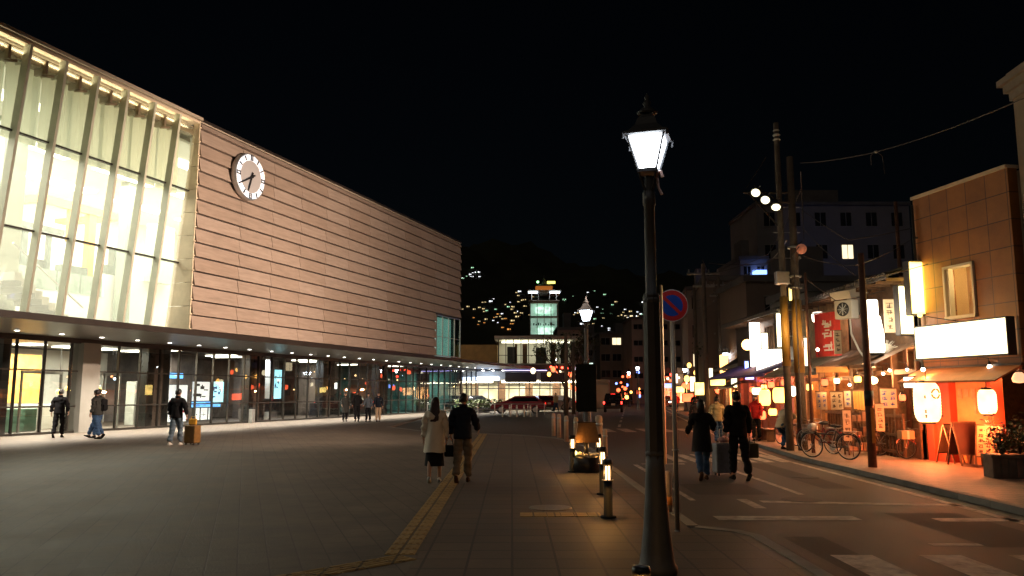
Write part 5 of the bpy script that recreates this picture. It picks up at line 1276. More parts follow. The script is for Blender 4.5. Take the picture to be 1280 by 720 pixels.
# barrels/tables & red seats under the purple awning
for i, (u, v, l) in enumerate([(948, 549, 'low wooden bench in front of the red-lit eatery, left one'), (962, 551, 'low wooden bench in front of the red-lit eatery, right one')]):
    t = thing('bench', G(u, v), l, 'bench', R(80)); MB().bev(-.5, -.17, .38, .5, .17, .43, .01).build('seat', M['wood'], t)
    for x in (-.42, .42): MB().box(x-.03, -.14, 0, x+.03, .14, .38).build('leg', M['wood'], t)
# lattice screen with goods in front of the timber shops
t = thing('lattice_screen', (10.3, 21.3, 0), 'low dark wooden lattice screen behind the bicycles', 'screen')
b = MB()
for k in range(26): b.box(-.03, k*.2, 0, .02, k*.2+.06, 1.15)
for z in (.1, .55, 1.05): b.box(-.05, 0, z, .0, 5.2, z+.07)
b.build('lattice', M['wood'], t); 
t = thing('shelf_rack', PD(1078, 553, 22.5).xy.to_3d(), 'wooden display rack with small goods beneath the yellow cloth curtain', 'rack')
b = MB()
for z in (.1, .5, .9): b.box(-.45, -.15, z, .45, .15, z+.03)
for x in (-.45, .42):
    for y in (-.15, .12): b.box(x, y, 0, x+.03, y+.03, 1.1)
b.build('frame', M['wood'], t)
b = MB()
for z in (.13, .53, .93):
    for k in range(6): b.box(-.42+k*.14, -.1, z, -.32+k*.14, .1, z+rnd.uniform(.08, .25))
b.build('goods', islandmat('rack_goods', (.45, .25, .15), .8, .5, hue=(1, .6, .4)), t)

# A-frame boards
def aboard(u, v, label, face, rz, W=.55, H=.95, marks=True, seed=0):
    t = thing('sidewalk_board', G(u, v), label, 'sign board', rz)
    for s_ in (-1, 1):
        mx_ = Matrix.Translation((0, 0, H)) @ Matrix.Rotation(R(14)*s_, 4, 'X')
        b = MB(); b.box(-W/2, -.012, -H*1.02, -W/2+.035, .012, 0, mx_); b.box(W/2-.035, -.012, -H*1.02, W/2, .012, 0, mx_); b.box(-W/2, -.012, -.035, W/2, .012, 0, mx_); b.box(-W/2, -.012, -H*.78, W/2, .012, -H*.75, mx_); b.build('frame', M['wood'], t)
        b = MB(); b.box(-W/2+.035, -.008, -H*.75, W/2-.035, .008, -.035, mx_); b.build('panel', face, t)
        if marks and s_ < 0:
            bb = MB(); 
            for k in range(3): vertical_marks(bb, -W/2+.06+k*W*.28, -W/2+.02+(k+1)*W*.28, -H*.7, -.08, -.009, 5, seed+k, .004, .014)
            bb.v = [tuple(mx_ @ Vector(p)) for p in bb.v]; bb.build('writing', M['glyph'], t)
    return t
aboard(1208, 582, 'dark red-brown blank A-frame board standing open between two pale boards', mat('dark_board', (.07, .02, .015), .6, 0, .2, 4), R(8), .62, 1.02, False)
aboard(1240, 585, 'pale A-frame board covered in dark writing right of the dark board', mat('cream_board', (.62, .36, .2), .7, 0, .12, 5), R(-48), .55, .98, True, 90)
aboard(1188, 579, 'pale menu board with writing left of the dark A-frame board', mat('cream_board2', (.6, .45, .3), .7, 0, .12, 5), R(30), .42, .95, True, 120)
# planter with shrubs
pl = G(1264, 597)
t = thing('planter_box', pl, 'dark rectangular planter box on the pavement at the right edge', 'planter', R(-8))
b = MB(); b.box(-.42, -.22, 0, .42, .22, .42); b.box(-.45, -.25, .40, .45, .25, .46)
for k in range(6): b.box(-.4+k*.14, -.235, .02, -.3+k*.14, -.22, .38)
b.build('box', mat('planter_grey', (.11, .10, .08), .8, 0, .3, 5), t); MB().box(-.38, -.18, .42, .38, .18, .47).build('soil', M['dwood'], t)
M['leaf'] = islandmat('leaf', (.07, .09, .03), .5, .5, hue=(.6, .9, .5), streak=.1)
def shrub(p, R_, H, label, n=260, seed=0, cat='shrub', leaf=.06, m=None, trunk=.02):
    t = thing('shrub', p, label, cat); q = random.Random(seed); b = MB()
    br = MB()
    for k in range(7):
        a = q.uniform(0, 2*PI); e = Vector((math.cos(a)*R_*q.uniform(.2, .8), math.sin(a)*R_*q.uniform(.2, .8), H*q.uniform(.5, 1))); br.tube([(0, 0, 0), e*.5+Vector((0, 0, H*.1)), e], [trunk, trunk*.6, trunk*.3], 5)
        for j in range(n//7):
            c_ = e*q.uniform(.4, 1.08)+Vector((q.gauss(0, R_*.25), q.gauss(0, R_*.25), q.gauss(0, H*.1)))
            u_ = Vector((q.gauss(0, 1), q.gauss(0, 1), q.gauss(0, 1))).normalized(); w_ = u_.orthogonal().normalized(); s_ = leaf*q.uniform(.6, 1.3)
            b.quad(c_-w_*s_*.4, c_+u_*s_*.9, c_+w_*s_*.4, c_-u_*s_*.9)
    br.build('stems', M['dwood'], t); b.build('leaves', m or M['leaf'], t); return t
shrub(pl+Vector((-.15, 0, .44)), .3, .55, 'leafy plant at the left of the dark planter box', seed=1)
shrub(pl+Vector((.22, .02, .44)), .3, .75, 'taller leafy plant at the right of the dark planter box', seed=2)
shrub(Vector((10.75, 18.0, 0)), .3, 1.25, 'bushy potted plant behind the planter, red-lit leaves', n=300, seed=3, m=islandmat('red_lit_leaf', (.2, .05, .03), .6, .5, hue=(.6, .9, .5)))  # red light on this plant is put into the leaf colour
shrub(Vector((10.95, 17.2, 0)), .32, 1.35, 'tallest potted plant at the right edge behind the planter box', n=320, seed=4)
t = thing('flower_pot', G(1246, 590), 'small red flower pot by the foot of the pale A-frame board', 'pot'); MB().lathe([(.08, 0), (.12, .2), (.13, .22), (.11, .22)], n=14).build('pot', M['red'], t); MB().ball((0, 0, .3), .12, 8, .8).build('flowers', M['redwall'], t)

# bicycles
def bicycle(p, rz, label, frame_c, basket=True, seat_c=None, fork_turn=0, scale=1., child=False):
    t = thing('bicycle', p, label, 'bicycle', rz, 'bicycles parked outside the shops'); t.scale = (scale,)*3
    fm = mat('bike_paint', frame_c, .35, .2, .15, 5)
    for nm, x in (('wheel', -.52), ('wheel', .52)):
        mx_ = Matrix.Translation((x, 0, .33)) @ Matrix.Rotation(R(90), 4, 'X')
        if x > 0: mx_ = Matrix.Translation((x, 0, .33)) @ RZ(fork_turn) @ Matrix.Rotation(R(90), 4, 'X')
        b = MB(); b.torus(.30, .010, mx_, 28, 6)
        for k in range(14):
            a = k*2*PI/14; b.tube([mx_ @ Vector((0, 0, 0)), mx_ @ Vector((.3*math.cos(a), .3*math.sin(a), 0))], .0025, 3)
        b.lathe([(.025, -.04), (.025, .04)], (0, 0, 0), 8, mx=mx_); w_ = b.build('wheel', M['chrome'], t)
        b = MB(); b.torus(.32, .019, mx_, 28, 6); b.build('tyre', M['tyre'], w_)
    b = MB(); bb = Vector((-.08, 0, .29)); st_ = Vector((-.2, 0, .72)); hd = Vector((.36, 0, .74)); hb_ = Vector((.4, 0, .6))
    b.tube([(-.52, 0, .33), bb, hb_], .018, 8); b.tube([bb, st_], .016, 8); b.tube([st_*.75+bb*.25, hb_+Vector((0, 0, .04))], .018, 8); b.tube([(-.52, 0, .33), st_], .011, 6); b.tube([hb_-Vector((0, 0, .02)), hd], .02, 8)
    b.tube([hb_, (.50, 0, .33)], .014, 6); b.build('frame', fm, t)
    b = MB(); b.tube([hd, (.34, 0, .9)], .013, 6); b.tube([(.16, -.28, .93), (.3, -.22, .95), (.36, 0, .9), (.3, .22, .95), (.16, .28, .93)], .011, 6); b.build('handlebar', M['chrome'], t)
    b = MB(); b.tube([st_, (-.22, 0, .80)], .012, 6); b.build('seat_post', M['chrome'], t)
    b = MB(); b.lathe([(.02, 0), (.10, .02), (.11, .05), (.06, .075)], (-.25, 0, .8), 12, sx=1.25, sy=.85); b.tube([(-.2, 0, .84), (-.05, 0, .85)], [.06, .025], 8); b.build('saddle', mat('saddle', seat_c or (.02, .02, .02), .5), t)
    b = MB()
    for a0 in (1.1,):
        b.tube([(-.52+.36*math.cos(a), 0, .33+.36*math.sin(a)) for a in [R(20+15*k) for k in range(11)]], .016, 5)
        b.tube([(.52+.36*math.cos(a), 0, .33+.36*math.sin(a)) for a in [R(25+15*k) for k in range(9)]], .016, 5)
    b.build('mudguard', fm, t)
    b = MB(); b.lathe([(.09, -.012), (.09, .012)], (0, 0, 0), 14, mx=Matrix.Translation(bb) @ Matrix.Rotation(R(90), 4, 'X')); b.tube([(-.08, -.04, .29), (-.02, -.05, .14)], .009, 5); b.box(-.07, -.12, .125, .03, -.04, .145); b.tube([(-.08, .04, .29), (-.14, .05, .44)], .009, 5); b.box(-.19, .04, .43, -.09, .12, .45); b.build('crank', M['steel'], t)
    b = MB(); b.box(-.78, -.06, .71, -.36, .06, .725); b.tube([(-.7, -.06, .71), (-.52, -.05, .33)], .007, 5); b.tube([(-.7, .06, .71), (-.52, .05, .33)], .007, 5); b.build('rear_rack', M['steel'], t)
    if basket:
        b = MB()
        for z in (.66, .76, .86): b.tube([(.42, -.15, z), (.7, -.14, z), (.7, .14, z), (.42, .15, z), (.42, -.15, z)], .006, 4)
        for k in range(6): b.tube([(.44+k*.05, -.15, .66), (.44+k*.05, -.15, .86)], .005, 4); b.tube([(.44+k*.05, .15, .66), (.44+k*.05, .15, .86)], .005, 4); b.tube([(.7, -.13+k*.05, .66), (.7, -.13+k*.05, .86)], .005, 4)
        b.box(.43, -.14, .65, .69, .14, .66); b.build('basket', M['steel'], t)
    b = MB(); b.ball((-.82, 0, .6), .03, 8); b.build('tail_light', M['red'], t)
    return t
bicycle(G(1038, 573), R(128), 'black bicycle with front basket parked at the kerb right of the twin poles', (.03, .03, .035), True)
t = thing('white_bag', G(1038, 573)+Vector((.28, -.28, .66)), 'white plastic bag filling the basket of the bicycle by the twin poles', 'bag'); MB().ball((-.55, .7, .12), .14, 10, .9).build('bag_body', M['white_paint'], t)
bicycle(G(1024, 566), R(115), 'dark red bicycle half hidden behind the black one at the kerb', (.2, .02, .02), False)
bicycle(G(1121, 569), R(10), 'silver wheeled bicycle parked against the timber shop left of the small red-seated one', (.25, .2, .17), False)
bicycle(G(1153, 573), R(185), 'small bicycle with red saddle and carton basket beside the big lantern', (.35, .08, .06), True, (.5, .03, .08), scale=.82)
t = thing('carton', G(1153, 573)+Vector((-.42, -.06, .50)), 'brown carton strapped on the small red-seated bicycle', 'box'); MB().bev(-.17, -.13, 0, .17, .13, .22, .01).build('box_body', mat('cardboard', (.42, .27, .15), .85, 0, .15, 4), t); MB().box(-.03, -.132, 0, .03, .132, .222).build('tape', M['offwhite'], t)
bicycle(G(985, 556), R(100), 'dark bicycle leaning near the person in pale jacket', (.02, .03, .05), False)

lamp('POINT', (1.4, -1.1, 3.55), 45, (1, .5, .14), tb, .2, name='facade_bulb'); MB().ball((1.4, -1.1, 3.55), .06, 8).build('facade_bulb_glass', M['orange_glow'], tb); MB().tube([(1.4, -.04, 3.42), (1.4, -.8, 3.5), (1.4, -1.1, 3.55)], .012, 6).build('bulb_arm', M['arm'], tb)
# more clutter of the old street: cables, lanterns, standing banners, pipes, crates
cable([PD(1001, 215, 24), PD(1005, 300, 33), PD(905, 352, 52)], 'upper overhead cable running from the twin poles toward the far wall', .018)
cable([PD(1002, 235, 24), PD(960, 318, 34), PD(885, 342, 44)], 'middle overhead cable running from the twin poles to the far street pole', .016)
cable([PD(1003, 285, 24), PD(1070, 345, 18.9)], 'short overhead cable dropping from the twin poles to the slim reddish pole', .012)
cable([PD(1003, 345, 24), PD(1048, 378, 23.3), PD(1140, 352, 22.2)], 'low overhead cable passing the fan unit toward the thin dark pole', .012)
cable([PD(1070, 350, 18.9), PD(1160, 330, 20.2)], 'overhead cable from the slim reddish pole to the tiled building corner', .01)
cable([PD(1000, 320, 24), PD(975, 372, 31), PD(930, 400, 38)], 'low cable along the eaves left of the twin poles', .014)
for i, (u, v, Y, m, r_, h_) in enumerate([(1012, 484, 26.5, 'paper_y', .1, .2), (1046, 476, 24.3, 'sign_w', .09, .16), (1072, 474, 23.2, 'paper_y', .1, .18), (1031, 478, 25.2, 'paper_r', .1, .2), (964, 481, 33.5, 'paper_r', .13, .24), (981, 478, 30.5, 'paper_r', .12, .22), (955, 484, 34.5, 'paper_y', .12, .2), (1128, 497, 21.2, 'paper_r', .08, .16)]):
    lantern(PD(u, v, Y), r_, h_, 'small %s lantern %s' % ({'paper_y': 'yellow', 'paper_r': 'red', 'sign_w': 'cream'}[m], ['beside the right twin pole under the canvas awning', 'over the widest white paper menu', 'over the yellow cloth curtain', 'left of the cream one under the canvas awning', 'high under the purple awning, left of the other red one', 'high under the purple awning next to the twin poles', 'high at the left of the purple awning', 'by the wall lamp left of the large lantern'][i]), M[m], False, 5, (1, .4, .15))
for i, (u, v, Y, W_, H_, m, l) in enumerate([(1112, 395, 21.6, .3, .9, 'noren', 'cream cloth hanging between the tall paper lamp and the white box sign'), (1047, 428, 24, .22, .7, 'noren', 'narrow cream cloth under the fan unit'), (956, 430, 33, .25, .9, 'sign_w', 'slim lit strip sign left of the warm vertical box sign'), (1040, 462, 22.6, .9, .16, 'amber', 'long narrow amber fascia board under the corrugated awning'), (1100, 522, 21.3, .22, .7, 'noren', 'small upright paper notice by the timber shop entrance')]):
    t = thing('cloth_notice', PD(u, v, Y), l, 'notice'); mm = M[m] if m in M else mat('amber_board', (.5, .27, .07), .7, 0, .3, 3)
    MB().box(-W_/2, -.012, -H_/2, W_/2, .012, H_/2).build('sheet', mm, t); MB().tube([(-W_/2-.04, 0, H_/2+.01), (W_/2+.04, 0, H_/2+.01)], .012, 6).build('rod', M['wood'], t)
    b = MB(); vertical_marks(b, -W_*.35, W_*.35, -H_*.42, H_*.42, -.013, max(1, int(H_/W_)+1), 300+i, .004, .014)
    if m == 'noren': b.build('writing', M['glyph'], t)
t = thing('drain_pipe', tl(.08, -.09, 2.4), 'dark drain pipe running down the left edge of the tiled building', 'pipe', FA)
MB().tube([(0, 0, 0), (0, 0, 4.2)], .035, 8).build('pipe', M['arm'], t)
for k in range(3): MB().box(-.05, -.02, .5+k*1.4, .05, .08, .54+k*1.4).build('bracket', M['arm'], t)
for i, (u, v, l, c_) in enumerate([(1092, 566, 'red drinks crate of brown bottles at the foot of the timber shop', (.4, .04, .03)), (1076, 562, 'yellow drinks crate beside the wooden rack', (.5, .3, .04))]):
    t = thing('crate', G(u, v)+Vector((.5, .8, 0)), l, 'crate', R(12)); m_ = mat('crate_plastic', c_, .5, 0, .2, 5); b = MB()
    b.box(-.2, -.15, 0, .2, .15, .02)
    for z in (.0, .12, .24): b.box(-.2, -.16, z, .2, -.145, z+.06); b.box(-.2, .145, z, .2, .16, z+.06); b.box(-.21, -.16, z, -.195, .16, z+.06); b.box(.195, -.16, z, .21, .16, z+.06)
    for x in (-.2, -.01, .18): b.box(x, -.158, 0, x+.02, -.147, .3)
    b.build('lattice_shell', m_, t)
    for k in range(6): MB().lathe([(.035, .02), (.035, .22), (.015, .28), (.015, .33)], (-.13+(k % 3)*.13, -.07+(k//3)*.14, 0), 8).build('bottle', mat('brown_bottle', (.06, .03, .01), .15), t)
# ------------------------------------------------------------------ distance: annex, tower, blocks, traffic, hills
M['win_dark'] = M['blackglass']
M['win_lit'] = glow('lit_window', (1, .82, .5), 1.6, False)
M['win_cool'] = glow('cool_lit_window', (.75, 1, .85), 1.5, False)
def block(name, loc, rz, W, D, H, label, wall, floors, cols, lit=(), litm=None, cat='building', ww=.5, roofbox=True, base=.5, wh=.42, sill=True):
    t = thing(name, loc, label, cat, rz)
    b = MB(); b.box(-W/2, 0, 0, W/2, D, H); b.build('wall', wall, t)
    b = MB(); b.box(-W/2-.15, -.15, H, W/2+.15, D+.15, H+.35); 
    if roofbox: b.box(-W*.18, D*.3, H+.35, W*.12, D*.6, H+2.4)
    b.build('roof', M['dgrey'], t)
    fh = (H-base)/floors; cw = W/cols
    for f in range(floors):
        for c_ in range(cols):
            x0 = -W/2+cw*(c_+.5-ww/2); x1 = -W/2+cw*(c_+.5+ww/2); z0 = base+fh*(f+.35); z1 = z0+fh*wh
            on = (f, c_) in lit
            fr = MB(); fr.box(x0-.06, -.05, z0-.08, x1+.06, .0, z0); fr.box(x0-.06, -.05, z1, x1+.06, 0, z1+.05); fr.box((x0+x1)/2-.03, -.04, z0, (x0+x1)/2+.03, 0, z1); w_ = fr.build('window', M['grey'], t)
            MB().box(x0, -.025, z0, x1, -.001, z1).build('pane', (litm or M['win_lit']) if on else M['win_dark'], w_)
    return t
# station annex straight ahead: bright ground floor, lit glazed upper storey, ochre wing
an = thing('station_annex', (.9, 82, 0), 'low glazed annex with brilliantly lit shopfront and a lit glass upper storey', 'building', R(0))
b = MB(); b.box(-9, 0, 0, -8.6, 10, 4.3); b.box(-9, 9.5, 0, 6.2, 10, 4.3); b.box(-9, .6, 3.0, 6.2, 10, 3.9); b.build('wall', M['int_wall'], an)
b = MB(); b.box(-9.6, -1.8, 3.95, 7.4, 10.4, 4.45); b.build('canopy', M['dgrey'], an)
b = MB(); b.box(-2.4, .6, 4.46, 5.6, 9, 4.7); b.box(-2.7, .0, 7.2, 6.4, 9, 7.5); b.build('upper_slab', M['offwhite'], an)
b = MB(); b.box(-2.3, 4.5, 4.7, 5.4, 4.7, 7.2); b.build('upper_back_wall', M['int_wall'], an)
for k, (x, w_, h_) in enumerate([(-1.4, .9, 1.3), (.2, .5, 1.6), (1.6, 1.1, 1.2), (3.2, .5, 1.9), (4.2, .8, 1.3), (-.6, .25, 1.6)]): MB().box(x, 2.2, 4.7, x+w_, 2.7, 4.7+h_+.5).build('furniture', M['wood'] if k % 2 else M['charcoal'], an)
b = MB(); b.quad((-2.35, .65, 4.7), (5.5, .65, 4.7), (5.5, .65, 7.2), (-2.35, .65, 7.2)); g = b.build('upper_glass', M['glass'], an)
b = MB()
for k in range(11): b.box(-2.35+k*.78, .55, 4.7, -2.27+k*.78, .65, 7.2)
b.box(-2.35, .56, 5.5, 5.5, .64, 5.56); b.build('frame', M['mullion'], g)
b = MB(); b.box(-8.8, 2, 4.46, -2.45, 9, 6.7); b.build('ochre_wing', mat('ochre_wall', (.42, .27, .1), .7, 0, .25, 1), an)
b = MB(); b.quad((-8.6, .62, 0), (6.1, .62, 0), (6.1, .62, 3.0), (-8.6, .62, 3.0)); g = b.build('shop_glass', M['glass'], an)
b = MB()
for k in range(15): b.box(-8.6+k*1.05, .5, 0, -8.52+k*1.05, .62, 3.0)
b.box(-8.6, .52, 2.1, 6.1, .6, 2.18); b.build('frame', M['dgrey'], g)
b = MB(); 
for k in range(5): b.box(-8.2+k*2.9, 3.2, 0, -7.4+k*2.9, 3.8, 2.9)
b.build('inner_pillar', M['wood'], an)
b = MB(); b.box(-8.4, 1.6, 2.75, -2.9, 2.2, 2.9); b.box(-2.0, 1.8, 2.75, 6, 2.4, 2.9); b.build('shop_light', glow('annex_light', (1, .85, .62), 16), an)
b = MB(); b.box(-8.4, 5, .3, 6, 5.2, 2.4); b.build('shop_backdrop', glow('bright_display', (1, .84, .58), .7, True, .6, .9), an)
b = MB(); b.box(-2, 2.0, 6.95, 5.2, 3.4, 7.05); b.build('upper_light', glow('annex_up_light', (1, .93, .7), 3), an)
for x0, x1, l in [(-1.6, 1.6, 'left'), (2.0, 4.6, 'right')]:
    MB().box(x0, -.3, 2.75, x1, -.15, 3.75).build('dark_sign_panel', M['black'], an)
MB().box(-4.6, -.4, 2.95, -2.2, -.25, 3.3).build('lit_sign', glow('blue_white_sign', (.55, .7, 1), 6), an)
b = MB(); b.box(-1.8, -1.7, 3.9, 2.6, -1.6, 3.96); b.build('violet_strip', glow('violet_strip', (.5, .45, 1), 4), an)
for k in range(7): MB().ball((3.0+k*.55, -1.9, 4.25-k*.03), .13, 6).build('red_lamp', glow('red_lamp', (1, .08, .04), 8, False), an)
for k in range(8): MB().lathe([(.12, 3.9), (.12, 3.94)], (-8.8+k*1.0, -1.0, 0), 8).build('downlight', M['dl'], an)
lamp('AREA', (-2, 1.2, 2.7), 700, (1, .85, .62), an, 12, sy=1, name='annex_light')
# low hedge, railings and white letters-like fence panels in front
for u, v, w_, l in [(590, 515, 3.2, 'dark hedge box row outside the annex behind the man in navy'), (612, 514, 2.4, 'short dark hedge box right of the man in navy')]:
    p = G(u, v); t = thing('hedge', p, l, 'hedge'); q = random.Random(u); b = MB()
    for k in range(500):
        c_ = Vector((q.uniform(-w_/2, w_/2), q.uniform(-.3, .3), q.uniform(.1, 1.1))); u_ = Vector((q.gauss(0, 1), q.gauss(0, 1), q.gauss(0, 1))).normalized(); x_ = u_.orthogonal().normalized(); b.quad(c_-x_*.06, c_+u_*.12, c_+x_*.06, c_-u_*.12)
    b.build('leaves', M['leaf'], t); MB().box(-w_/2, -.25, 0, w_/2, .25, .35).build('trough', M['charcoal'], t)
t = thing('railing', G(600, 519), 'pale metal railing with posts along the edge of the forecourt', 'railing', R(4)); b = MB()
b.tube([(-4, 0, .85), (5, 0, .85)], .03, 6); b.tube([(-4, 0, .45), (5, 0, .45)], .02, 6)
for k in range(8): b.tube([(-4+k*1.28, 0, 0), (-4+k*1.28, 0, .88)], .035, 6)
b.build('rails', M['steel'], t)
for i, u in enumerate((628, 637, 646, 655, 663, 671)):
    t = thing('bollard', G(u, 521), 'slim grey post in the row outside the annex, ' + ['farthest left', 'second from left', 'third from left', 'fourth from left', 'fifth from left', 'farthest right'][i], 'bollard', 0, 'row of posts outside the annex')
    MB().lathe([(.06, 0), (.06, .8), (.02, .84)], n=8).build('post', M['steel'], t); MB().lathe([(.064, .6), (.064, .68)], n=8).build('reflective_band', M['white_paint'], t)
# lit tower behind the annex
p = PD(680.5, 470, 118)
tw = thing('lookout_tower', (p.x, p.y, 0), 'square glazed tower glowing pale green with white lights under its deck roof', 'tower')
def zt(v): return PD(680, v, 118).z
W = 2.05
b = MB(); b.box(-W, 0, 0, W, 4, zt(423)); 
for v in (419, 396, 378): b.box(-W-.05, -.1, zt(v)-.12, W+.05, 4.1, zt(v)+.12)
for k in range(5): b.box(-W+k*W/2-.05, -.12, zt(423), -W+k*W/2+.05, 0, zt(378))
b.build('frame', M['offwhite'], tw)
b = MB(); b.box(-W+.1, 1.2, zt(419), W-.1, 1.3, zt(379)); b.build('inner_glow_wall', glow('green_room', (.55, .8, .66), .5, False, .4, .8), tw)
for k, (v0, v1, x0, x1) in enumerate([(391, 383, -1.2, 1.2), (417, 409, -.9, 1.4)]): MB().box(x0, .9, zt(v0), x1, 1.0, zt(v1)).build('lit_floor_glow', glow('mint_floor_glow', (.75, 1, .85), 1.3, False, .5, 2), tw)  # glowing panels put in for the brightly lit floors
b = MB()
for k in range(9): b.box(-1.6+k*.36, .8, zt(406), -1.6+k*.36+rnd.uniform(.1, .33), 1.1, zt(406)+rnd.uniform(.1, .5))
b.build('furniture_row', M['black'], tw)
MB().box(-W, -.02, zt(419), W, .0, zt(379)).build('glazing', M['glass'], tw)
b = MB(); b.box(-W-.2, -.3, zt(376)-.1, W+.2, 4.2, zt(376)+.1)
for x in (-W*.9, -W*.4, W*.4, W*.9): b.box(x-.06, 0, zt(378), x+.06, .15, zt(366))
b.box(-W-.4, -.5, zt(366), W+.4, 4.3, zt(363)); b.build('deck', M['offwhite'], tw)
for x0, x1 in ((-2.3, -1.0), (.9, 2.3)): MB().box(x0, -.6, zt(367), x1, -.5, zt(365)).build('deck_light', glow('deck_light', (.75, .88, 1), 9, False), tw)
b = MB(); b.box(-1.2, .5, zt(363), 1.3, 3, zt(357)); b.build('roof_room', mat('amber_room', (.4, .15, .03), .6, emit=.35, ecol=(1, .3, .05)), tw)
MB().box(.5, .4, zt(354), 1.7, .5, zt(351)).build('yellow_lamp', glow('yellow_roof_lamp', (.95, .85, .15), 3, False), tw)
MB().ball((-.9, .4, zt(352)), .2, 8).build('green_lamp', glow('green_lamp', (.4, 1, .4), 3, False), tw)
b = MB(); b.lathe([(1.5, zt(357)), (.9, zt(354)), (.3, zt(352)), (.05, zt(346)), (.03, zt(342))], (.1, 1.5, 0), 10); b.build('cupola', M['dgrey'], tw)
# blocks down the street
M['beige'] = mat('beige_render', (.33, .27, .23), .85, 0, .25, .25); M['brownwall'] = mat('brown_grey_render', (.2, .155, .13), .85, 0, .25, .2)
M['slate'] = mat('slate_render', (.22, .21, .22), .85, 0, .2, .15)
p = PD(1048, 400, 82); block('apartment_block', (p.x, 82, 0), R(0), 16.0, 10, 21.2, 'large grey apartment block with rows of dark windows, two of them lit', M['slate'], 6, 6, {(4, 3), (2, 1)}, M['win_lit'], ww=.42)
p = PD(945, 400, 76); t = block('apartment_block', (p.x, 76, 0), R(0), 2.6, 8, 14.4, 'narrow block with blue-lit stair landings left of the big grey apartments', M['slate'], 5, 2, ())
for k, z in enumerate((12.4, 9.6, 7.4)): MB().box(-.2, -.7, z, 1.0, -.1, z+.9).build('blue_landing_light', glow('blue_light', (.2, .35, 1), 3.5, False), t)
b = MB()
for k in range(5): b.box(-1.3, -.9, 3+k*2.4, 1.3, 0, 3.15+k*2.4)
b.build('balcony', M['grey'], t)
lamp('POINT', (.3, -1.6, 10.5), 260, (.2, .35, 1), t, .3, name='blue_light')
p = PD(1000, 400, 46); block('rear_block', (p.x+1.2, 46, 0), R(0), 8.5, 6, 8.1, 'plain brownish rear building with flat roof behind the wooden shop row', M['brownwall'], 2, 3, (), ww=.25)
p = PD(1098, 390, 34); block('rear_block', (p.x+.5, 34, 0), R(0), 7, 5, 6.0, 'grey pitched-looking rear building just above the timber shop roofs', M['grey'], 2, 2, (), ww=.25, roofbox=False)
p = PD(918, 440, 56); block('warehouse', (p.x+.6, 56, 0), R(-8), 5.0, 10, 9.6, 'big blank brown-grey wall building behind the two lamp posts', M['brownwall'], 4, 4, (), ww=.0001, roofbox=False, wh=.001)
p = PD(872, 440, 74); block('pale_block', (p.x+.9, 74, 0), R(-8), 3.4, 8, 11.2, 'pale narrow building with hanging signs right of the parking sign', M['beige'], 4, 2, {(1, 0)})
p = PD(845, 440, 128); block('cross_block', (p.x, 128, 0), R(0), 14, 10, 13.5, 'wide grey building with window bands crossing behind the round parking sign', M['beige'], 5, 7, {(4, 1), (2, 4)}, ww=.7, wh=.3)
p = PD(785, 440, 150); block('office_block', (p.x, 150, 0), R(0), 10.5, 10, 12.6, 'brown flat office building with two lit windows down the street centre', M['brownwall'], 4, 5, {(3, 1), (3, 2)}, M['win_lit'], ww=.75)
p = PD(738, 440, 170); block('office_block', (p.x, 170, 0), R(0), 10, 10, 14, 'dim block between the annex tower and the brown office building', M['slate'], 5, 5, {(1, 3), (3, 0), (2, 2)}, M['win_cool'])
p = PD(712, 440, 100); block('small_block', (p.x, 100, 0), R(0), 3.0, 8, 9.5, 'narrow pale building just right of the green lit tower', M['beige'], 4, 2, {(2, 0), (0, 1)}, M['win_cool'])
# small far shops with warm fronts along both sides
i = 0
for (x0, Y, W_, H_, wl, em, l) in [(13.4, 50, 3.2, 3.6, 'brownwall', (1, .5, .15), 'small amber-lit shop right after the wooden row'), (15.4, 64, 3.5, 4.2, 'brownwall', (1, .35, .1), 'orange-lit shopfront near the far lamp posts'), (18.3, 82, 3.6, 4.5, 'beige', (1, .25, .08), 'reddish-orange lit shopfront far on the right of the street'),
                                   (20.6, 100, 4, 4.8, 'beige', (1, .5, .2), 'amber shopfront far on the right behind the red signal'), (22.5, 122, 4, 5.5, 'brownwall', (1, .2, .1), 'red-lit shopfront almost at the end of the street'), (8.3, 112, 4.5, 3.5, 'brownwall', (1, .6, .2), 'yellow-lit shop on the left side of the far street'), (6.6, 92, 2.4, 3.2, 'brownwall', (1, .55, .2), 'golden-lit shopfront beside the annex end')]:
    t = thing('far_shop', (x0, Y, 0), l, 'shop', R(-8)); MB().box(0, 0, 0, W_+2, 8, H_).build('wall', M[wl], t); MB().box(-.6, -.6, 2.6, W_+2, 0, 2.75).build('awning', M['dgrey'], t)
    b = MB(); b.box(.1, -.05, .5, W_*.45, -.01, 2.4); b.box(W_*.55, -.05, .9, W_, -.01, 2.4); b.build('lit_window', glow('far_shop_%d' % i, em, 3.0, True, .8, 2.2), t)
    b = MB(); b.box(-.5, -1.2, 2.9, -.1, -.4, 4.0); b.build('lit_sign', glow('far_sign_%d' % i, (1, .75, .5) if i % 2 else em, 4, False), t)
    lamp('POINT', (1, -1.4, 2.3), 60, em, t, .2, name='shop_light'); i += 1
